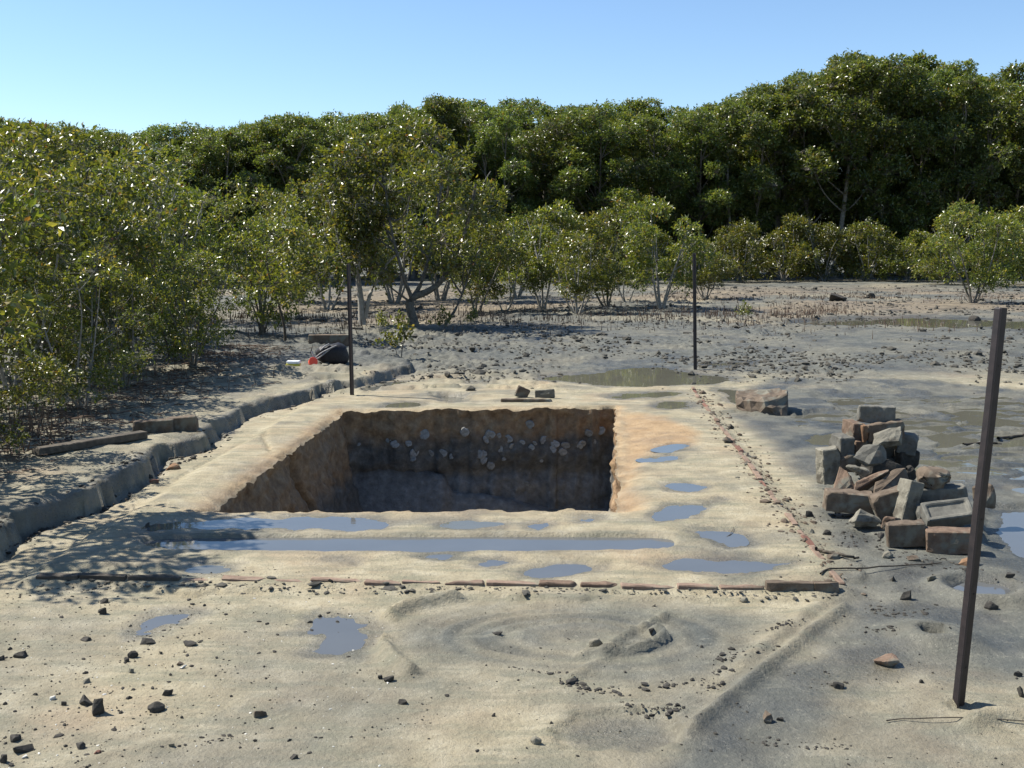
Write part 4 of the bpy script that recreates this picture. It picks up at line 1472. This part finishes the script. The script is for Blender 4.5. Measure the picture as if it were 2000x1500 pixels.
ct2 = proto(dict(seed=53, H=3.5, Rad=1.1, stems=1, lobes=15, base=.34, tips=520, lpt=9, L=.10, W=.048, tr=.06, lobe_r=.42, flare=.9,
                 trunk_path=[([(.0, 0, -.1), (-.02, 0, .5), (-.1, 0, 1.1), (.1, 0, 1.9), (.35, 0, 2.9)], .075),
                             ([(.05, 0, .1), (.15, 0, .6), (.5, .05, 1.2), (.9, .1, 1.5)], .045),
                             ([(-.1, 0, .9), (-.4, 0, 1.5), (-.6, 0, 2.4)], .04),
                             ([(.2, .1, 1.5), (.5, .1, 2.3), (.62, .1, 3.3)], .03)]), 'bark_pale', 'leaf_near')
plant("mangrove_tree", ct2, (q_.x, q_.y, q_.z), 0, 1.0, "upright mangrove with pale forked trunks right behind the far left picket", "tree", None)

MG = "mangrove shrubs scattered across the mud flat"
mids = [  # px, base row, top row, proto, label
    (930, 612, 430, 1, "mangrove shrub under the right side of the bent-trunk tree"),
    (985, 606, 470, 3, "thin grey mangrove shrub right of the bent-trunk tree"),
    (1060, 604, 400, 0, "mangrove bush between the bent-trunk tree and the pit's far right"),
    (1128, 612, 455, 2, "low mangrove bush leaning left, in front of the dark forest gap"),
    (1185, 598, 405, 1, "yellow-green mangrove bush left of the rounded one by the picket"),
    (1292, 604, 392, 0, "rounded mangrove bush just left of the picket by the pool"),
    (1225, 590, 440, 3, "grey-stemmed mangrove bush behind the rounded one"),
    (1378, 582, 470, 2, "low mangrove bush right behind the picket by the pool"),
    (770, 590, 340, 2, "mangrove behind the pale forked trunks and the bent trunk"),
    (640, 604, 345, 3, "mangrove left of the pale forked trunks"),
    (860, 585, 300, 0, "mangrove rising behind the bent-trunk tree"),
    (585, 590, 370, 1, "mangrove behind the lone sapling's crown"),
    (1010, 580, 420, 2, "mangrove in the second row right of the bent-trunk tree"),
]
for px, br, tr_, k, lab in mids:
    q_ = GZ(px, br)
    H_ = P(px, tr_, q_.y).z - q_.z
    put("mangrove_shrub", mid_p[k], q_.x, q_.y, max(.75, H_ / 2.75), lab, "shrub", MG, H_ / 2.6)

RG_ = "low mangrove bushes fringing the far forest"
rights = [
    (1445, 552, 440, 0, "small dark bush at the left end of the far fringe"),
    (1530, 549, 425, 1, "bright bush first of the far fringe right of the pool picket"),
    (1610, 549, 445, 2, "bush second along the far fringe right of the pool picket"),
    (1690, 549, 440, 0, "bush third along the far fringe right of the pool picket"),
    (1775, 550, 455, 1, "bush behind the mud's far right, left of the overhanging bush"),
    (1850, 556, 430, 2, "broad bright bush at the far right, over the tall picket's left"),
    (1935, 560, 425, 0, "bush directly above the top of the tall leaning picket"),
    (2010, 556, 405, 1, "bush cut by the photo's right edge above the tall picket"),
    (1350, 556, 470, 2, "far bush hidden behind the rounded one by the pool picket"),
    (1160, 556, 430, 0, "far bush in front of the dark forest gap left of the rounded one"),
    (1080, 552, 440, 1, "far bush at the edge of the forest, centre of the photo"),
    (1265, 553, 450, 2, "far bush between the two central bushes"),
]
for px, br, tr_, k, lab in rights:
    q_ = GZ(px, br)
    H_ = P(px, tr_, q_.y).z - q_.z
    put("mangrove_shrub", low_p[k], q_.x, q_.y, max(.8, H_ / 3.1), lab, "shrub", RG_, H_ / 3.0)
q_ = GZ(1900, 592)
put("mangrove_shrub", mid_p[1], q_.x, q_.y, .95, "leaning mangrove with bare lower branches on the far right mud", "shrub", RG_)

# the forest wall
skyx = [-400, 0, 60, 200, 300, 420, 520, 620, 700, 780, 900, 1000, 1060, 1130, 1220, 1300, 1400, 1470, 1560, 1640, 1750, 1830, 1900, 2000, 2400]
skyy = [230, 225, 232, 245, 245, 235, 220, 214, 208, 196, 178, 180, 205, 190, 165, 192, 180, 150, 140, 96, 92, 100, 122, 112, 120]
FG = "tall mangroves of the forest wall behind the mud"
front_labels = []
n_f = 0
side_words = ["at the forest wall's far left", "left of the forest's centre", "behind the bent-trunk tree", "behind the pool picket", "in the tall right part of the forest", "at the forest's right end"]
for row, dy in enumerate((0, 4.2, 8.6)):
    x = -27 + row * 1.1
    while x < 31:
        yb = 50.5 + dy + rt.uniform(-1.2, 1.2)
        if x < -4:
            yb -= 15 * min(1.0, (-4 - x) / 12)
        px = 1000 + FOC * x / (yb * 1.0)
        if -160 < px < 2160:
            sk = float(np.interp(px, skyx, skyy)) + (rt.uniform(-6, 42) if row < 2 else rt.uniform(-4, 14))
            top_z = P(px, sk, yb).z
            z0 = height_at(x, yb)
            k = rt.randrange(5)
            H_ = max(3.5, top_z - z0)
            sz = H_ / 9.6
            sc = sz * rt.uniform(.95, 1.2) if sz > .75 else max(.62, sz * 1.15)
            w_ = int(np.clip((px + 160) / 2320 * 6, 0, 5))
            front_labels.append((row, w_))
            ordn = ["first", "second", "third", "fourth", "fifth", "sixth", "seventh", "eighth"][min(front_labels.count((row, w_)) - 1, 7)]
            lab = "tall %s mangrove, %s from the left, %s" % (("front-row", "second-rank", "skyline-topping rear")[row], ordn, side_words[w_])
            put("mangrove_tree", far_p[k], x, yb, sc, lab, "tree", FG if row == 0 else FG + (", second rank" if row == 1 else ", hindmost"), sz)
            n_f += 1
        x += rt.uniform(1.9, 2.7) * (.6 if x < -5 else .92)

# shaded understory inside the forest
for row, yb in enumerate((54.5, 60.5)):
    x = -24 + row
    while x < 32:
        y = yb - (15 * min(1.0, (-4 - x) / 12) if x < -4 else 0) + rt.uniform(-1, 1)
        if -80 < 1000 + FOC * x / y < 2080:
            put("mangrove_shrub", low_p[rt.randrange(3)], x, y, rt.uniform(.9, 1.25), "shadowy understory bush among the trunks of the forest wall", "shrub", "understory bushes inside the forest", rt.uniform(.9, 1.4))
        x += rt.uniform(2.4, 3.3)

# seedlings
sd_p = proto(dict(seed=61, H=.55, Rad=.20, stems=2, lobes=6, base=.35, tips=34, lpt=7, L=.075, W=.036, tr=.010, lobe_r=.10, flare=.6, sub=2), 'bark', 'leaf_near')
for px, py, sc, lab in ((782, 702, 1.05, "bright young mangrove seedling at the tip of the eroded bank"), (862, 648, .8, "small mangrove seedling right of the bent trunk"),
                        (742, 650, .7, "mangrove seedling between the pale trunks and the bent trunk"), (925, 640, .7, "mangrove seedling on the shaded mud right of the bent trunk"),
                        (1450, 625, .7, "tiny mangrove seedling on the open mud right of the pool picket")):
    q_ = GZ(px, py)
    put("mangrove_seedling", sd_p, q_.x, q_.y, sc, lab, "seedling", "young mangrove seedlings")

# ------------------------------------------------------------------ uncountable small stuff
rg = np.random.default_rng(9)


def stuff(name, parts_v, parts_f, mat, label, cat):
    o = obj(name, mesh_np(name, parts_v, parts_f, False), mat)
    return tag(o, label, cat, None, "stuff")


def spikes(n, xs, ys, hmin, hmax, r0, r1, lean):
    hh = rg.uniform(hmin, hmax, n)
    zb = heights(xs, ys)
    b = np.stack([xs, ys, zb - .02], -1)
    tpv = b + np.stack([rg.normal(0, lean, n) * hh, rg.normal(0, lean, n) * hh, hh], -1)
    an = np.arange(3) * 2 * math.pi / 3
    circ = np.stack([np.cos(an), np.sin(an), np.zeros(3)], -1)
    v = np.concatenate([b[:, None] + circ[None] * rg.uniform(r0, r1, (n, 1, 1)), tpv[:, None]], 1)
    i = np.arange(n)[:, None] * 4
    f = np.concatenate([i + np.array([[0, 1, 3]]), i + np.array([[1, 2, 3]]), i + np.array([[2, 0, 3]])])
    return v.reshape(-1, 3), f


def scatter(n, cx, cy, sx, sy):
    return rg.normal(cx, sx, n), rg.normal(cy, sy, n)


ax, ay = [], []
for (x, y, k, sc, lab) in left:
    a_, b_ = scatter(60, x + .1, y, .6, .6)
    ax.append(a_); ay.append(b_)
a_, b_ = scatter(330, -3.85, 7.6, .3, .7)
ax.append(a_); ay.append(b_)
ax, ay = np.concatenate(ax), np.concatenate(ay)
ok = (poly_sd(ax, ay, BANK) < -.75) | (ay > 15)
v, f = spikes(int(ok.sum()), ax[ok], ay[ok], .06, .24, .004, .008, .16)
stuff("aerial_roots", v, f, M['root'], "brown aerial roots bristling from the mud under the left thicket", "aerial roots")
n = 9000
ax = rg.uniform(-9, 8.5, n)
ay = rg.normal(22.5, 1.9, n) + .12 * ax
ok = fbm(ax, ay, 1.3, 3, 501) + .12 > rg.random(n) * .5
v, f = spikes(int(ok.sum()), ax[ok], ay[ok], .07, .20, .008, .015, .15)
stuff("aerial_roots", v, f, M['root'], "strip of brown aerial roots across the mud under the central shrubs", "aerial roots")
n = 3500
ax, ay = rg.uniform(3, 17, n), rg.normal(31.5, 2.0, n)
ok = fbm(ax, ay, 2.0, 3, 503) > rg.random(n) * .4
v, f = spikes(int(ok.sum()), ax[ok], ay[ok], .06, .16, .010, .02, .2)
stuff("aerial_roots", v, f, M['root'], "reddish stubble of aerial roots on the far right mud", "aerial roots")

ico = bmesh.new()
bmesh.ops.create_icosphere(ico, subdivisions=1, radius=1)
ICO_V = np.array([v_.co[:] for v_ in ico.verts])
ICO_F = np.array([[v_.index for v_ in f_.verts] for f_ in ico.faces])
ico.free()


def clods(xs, ys, size, flat=.55, sink=.2):
    n = len(xs)
    m = len(ICO_V)
    zb = heights(xs, ys)
    sc = np.stack([size * rg.uniform(.7, 1.5, n), size * rg.uniform(.6, 1.1, n), size * flat * rg.uniform(.6, 1.3, n)], -1)
    v = ICO_V[None] * rg.uniform(.6, 1.25, (n, m, 1)) * sc[:, None]
    an = rg.uniform(0, 6.28, n)
    c_, s_2 = np.cos(an)[:, None], np.sin(an)[:, None]
    x_ = v[..., 0] * c_ - v[..., 1] * s_2
    y_ = v[..., 0] * s_2 + v[..., 1] * c_
    v = np.stack([x_ + xs[:, None], y_ + ys[:, None], v[..., 2] + (zb + sc[:, 2] * sink)[:, None]], -1)
    f = ICO_F[None] + (np.arange(n) * m)[:, None, None]
    return v.reshape(-1, 3), f.reshape(-1, 3)


# clods over the broken far mud
n = 26000
yy = 11.0 * np.exp(rg.random(n) * math.log(40 / 11.0))
xx = yy * rg.uniform(-.28, .56, n)
rmask = heights(xx, yy)
dens = sstep(-.15, .35, fbm(xx, yy, 2.2, 4, 61) + .1 + .15 * fbm(xx, yy, .5, 2, 63)) * np.where((poly_sd(xx, yy, TIDAL) < .1) | (yy < 11.8), .03, 1) * np.where(poly_sd(xx, yy, BANK) < .2, .1, 1)
ok = dens > rg.random(n)
xx, yy = xx[ok], yy[ok]
v, f = clods(xx, yy, .0155 * np.exp(rg.normal(0, .56, len(xx))) * (yy / 14) ** .5, .6)
stuff("mud_clods", v, f, M['clod'], "dark mud clods strewn over the flat beyond the pit", "mud clods")
# crumbs of brick and mortar along the right edging
n = 900
t_ = rg.random(n)
(ax0, ay0), (bx0, by0) = G(1640, 1142), G(1352, 758)
xx, yy = ax0 + (bx0 - ax0) * t_ + rg.normal(.03, .07, n), ay0 + (by0 - ay0) * t_ + rg.normal(0, .05, n)
v, f = clods(xx, yy, .007 * np.exp(rg.normal(0, .6, n)), .6)
stuff("edging_rubble", v, f, M['brick_brown'], "crumbs of brick and mortar along the platform's right edging", "rubble")
n = 500
t_ = rg.random(n)
(ax0, ay0), (bx0, by0) = G(72, 1135), G(1640, 1157)
xx, yy = ax0 + (bx0 - ax0) * t_, ay0 + (by0 - ay0) * t_ + rg.normal(0, .03, n)
v, f = clods(xx, yy, .0055 * np.exp(rg.normal(0, .6, n)), .45)
stuff("edging_rubble", v, f, M['clod'], "grey crumbs along the front of the platform's near edging", "rubble")
# gravel in the foreground, thickest at the lower left
n = 13000
yy = 2.4 * np.exp(rg.random(n) * math.log(4.9 / 2.4))
xx = yy * rg.uniform(-.62, .62, n)
dens = .10 + .9 * (1 - sstep(-1.5, -.45, xx + .25 * fbm(xx, yy, .5, 3, 601))) + .35 * sstep(.55, 1.2, xx) * sstep(.1, .3, fbm(xx, yy, .3, 3, 603))
ok = dens > rg.random(n)
xx, yy = xx[ok], yy[ok]
v, f = clods(xx, yy, 0.0021 * np.exp(rg.normal(0, .65, len(xx))), .65)
stuff("gravel", v, f, M['stone_dark'], "fine dark gravel and grit over the foreground mud", "gravel")
n = 420
yy = 2.4 * np.exp(rg.random(n) * math.log(4.9 / 2.4))
xx = -yy * rg.uniform(.1, .62, n)
v, f = clods(xx, yy, 0.0022 * np.exp(rg.normal(0, .5, n)), .55)
stuff("shell_grit", v, f, M['stone_white'], "white shell grit scattered over the left foreground mud", "shell grit")
# dark crumbled clods along the swirl and near the heap
parts = []
for pts, n, wd, sz in (([(1098, 1312), (1150, 1330), (1225, 1340)], 60, .02, .010), ([(1260, 1328), (1340, 1318), (1440, 1292)], 36, .02, .009), ([(1205, 1360), (1270, 1370), (1330, 1366)], 50, .02, .010),
                       ([(1400, 1280), (1440, 1265), (1500, 1255)], 34, .025, .011), ([(1480, 1225), (1540, 1215)], 24, .02, .008), ([(1690, 1180), (1750, 1190), (1800, 1180)], 44, .04, .010), ([(1700, 1222), (1750, 1226)], 26, .02, .010),
                       ([(1375, 1330), (1405, 1322)], 14, .012, .010), ([(1000, 1290), (1050, 1300), (1110, 1298)], 24, .01, .006), ([(1520, 1220), (1560, 1200)], 18, .02, .008), ([(1640, 1030), (1660, 1060)], 22, .03, .011),
                       ([(1470, 1430), (1540, 1438)], 22, .02, .007), ([(1560, 1440), (1660, 1446)], 30, .015, .005), ([(700, 1410), (790, 1400), (860, 1380)], 24, .03, .006), ([(400, 1430), (460, 1420)], 20, .02, .006), ([(1600, 1330), (1660, 1312)], 16, .02, .008),
                       ([(240, 940), (300, 912), (380, 880), (440, 845)], 160, .06, .016), ([(0, 1060), (120, 1008), (240, 955)], 120, .05, .018), ([(480, 812), (640, 770), (780, 738)], 110, .06, .014), ([(1610, 960), (1630, 1005), (1720, 1050), (1810, 1090), (1900, 1095)], 130, .06, .011), ([(60, 905), (250, 850)], 60, .1, .012)):
    w_ = GP(pts, .0)
    t_ = rg.random(n) * (len(w_) - 1)
    xx = np.interp(t_, range(len(w_)), [a_[0] for a_ in w_]) + rg.normal(0, wd, n)
    yy = np.interp(t_, range(len(w_)), [a_[1] for a_ in w_]) + rg.normal(0, wd, n)
    parts.append(clods(xx, yy, sz * .62 * np.exp(rg.normal(0, .45, n)), .6))
v, f = join(parts)
stuff("mud_crumbs", v, f, M['stone_dark'], "lines of dark crumbled mud on the near mud", "mud crumbs")
# leaf litter and fallen twigs at the foot of the thicket
n = 1500
xx, yy = rg.normal(-3.55, .35, n), rg.uniform(6.3, 15, n)
ok = poly_sd(xx, yy, BANK) < -.55
xx, yy = xx[ok], yy[ok]
parts = []
for x_, y_ in zip(xx, yy):
    a_ = rg.uniform(0, 6.28)
    L_ = rg.uniform(.04, .22)
    z_ = height_at(x_, y_)
    parts.append(tube(np.array([[x_, y_, z_ + .008], [x_ + math.cos(a_) * L_ * .5, y_ + math.sin(a_) * L_ * .5, z_ + rg.uniform(.005, .03)], [x_ + math.cos(a_) * L_, y_ + math.sin(a_) * L_, z_ + .01]]),
                      rg.uniform(.003, .006) * np.array([1, .9, .5]), 3))
v, f = join(parts)
stuff("twig_litter", v, f, M['root'], "dark twig litter along the foot of the left thicket", "twig litter")
# single twigs that can be picked out
for pts, r_, lab in (([(1600, 1123), (1620, 1112), (1680, 1113), (1760, 1108), (1840, 1102)], .005, "thin bent twig lying in front of the brick heap"),
                     ([(1730, 1410), (1760, 1406), (1880, 1404), (2000, 1412), (2080, 1414)], .0025, "long thin wire-like twig in front of the leaning picket's foot"),
                     ([(1412, 1055), (1426, 1046), (1434, 1032)], .0025, "small twig sticking out of the puddle near the right edging"),
                     ([(1878, 868), (1920, 866), (1958, 870)], .012, "dark stick lying behind the leaning picket, nearer of two"),
                     ([(1945, 858), (1990, 854), (2040, 848)], .014, "dark stick lying by the right edge behind the picket, farther of two"),
                     ([(1590, 1075), (1610, 1080), (1650, 1092), (1680, 1094)], .010, "dark stick lying just outside the platform's right corner")):
    pw = [GZ(a_, b_) for a_, b_ in pts]
    t_ = np.linspace(0, len(pw) - 1, 14)
    pp = np.stack([np.interp(t_, range(len(pw)), [q_[c] for q_ in pw]) for c in range(3)], -1)
    pp[:, 2] += r_ * .8 + .004
    v, f = tube(pp + np.random.default_rng(3).normal(0, r_ * .4, pp.shape), np.full(14, r_) * np.linspace(1, .6, 14), 5)
    tag(obj("twig", mesh_np("twig", v, f, True), M['bark_dark']), lab, "twig", "twigs lying on the mud")
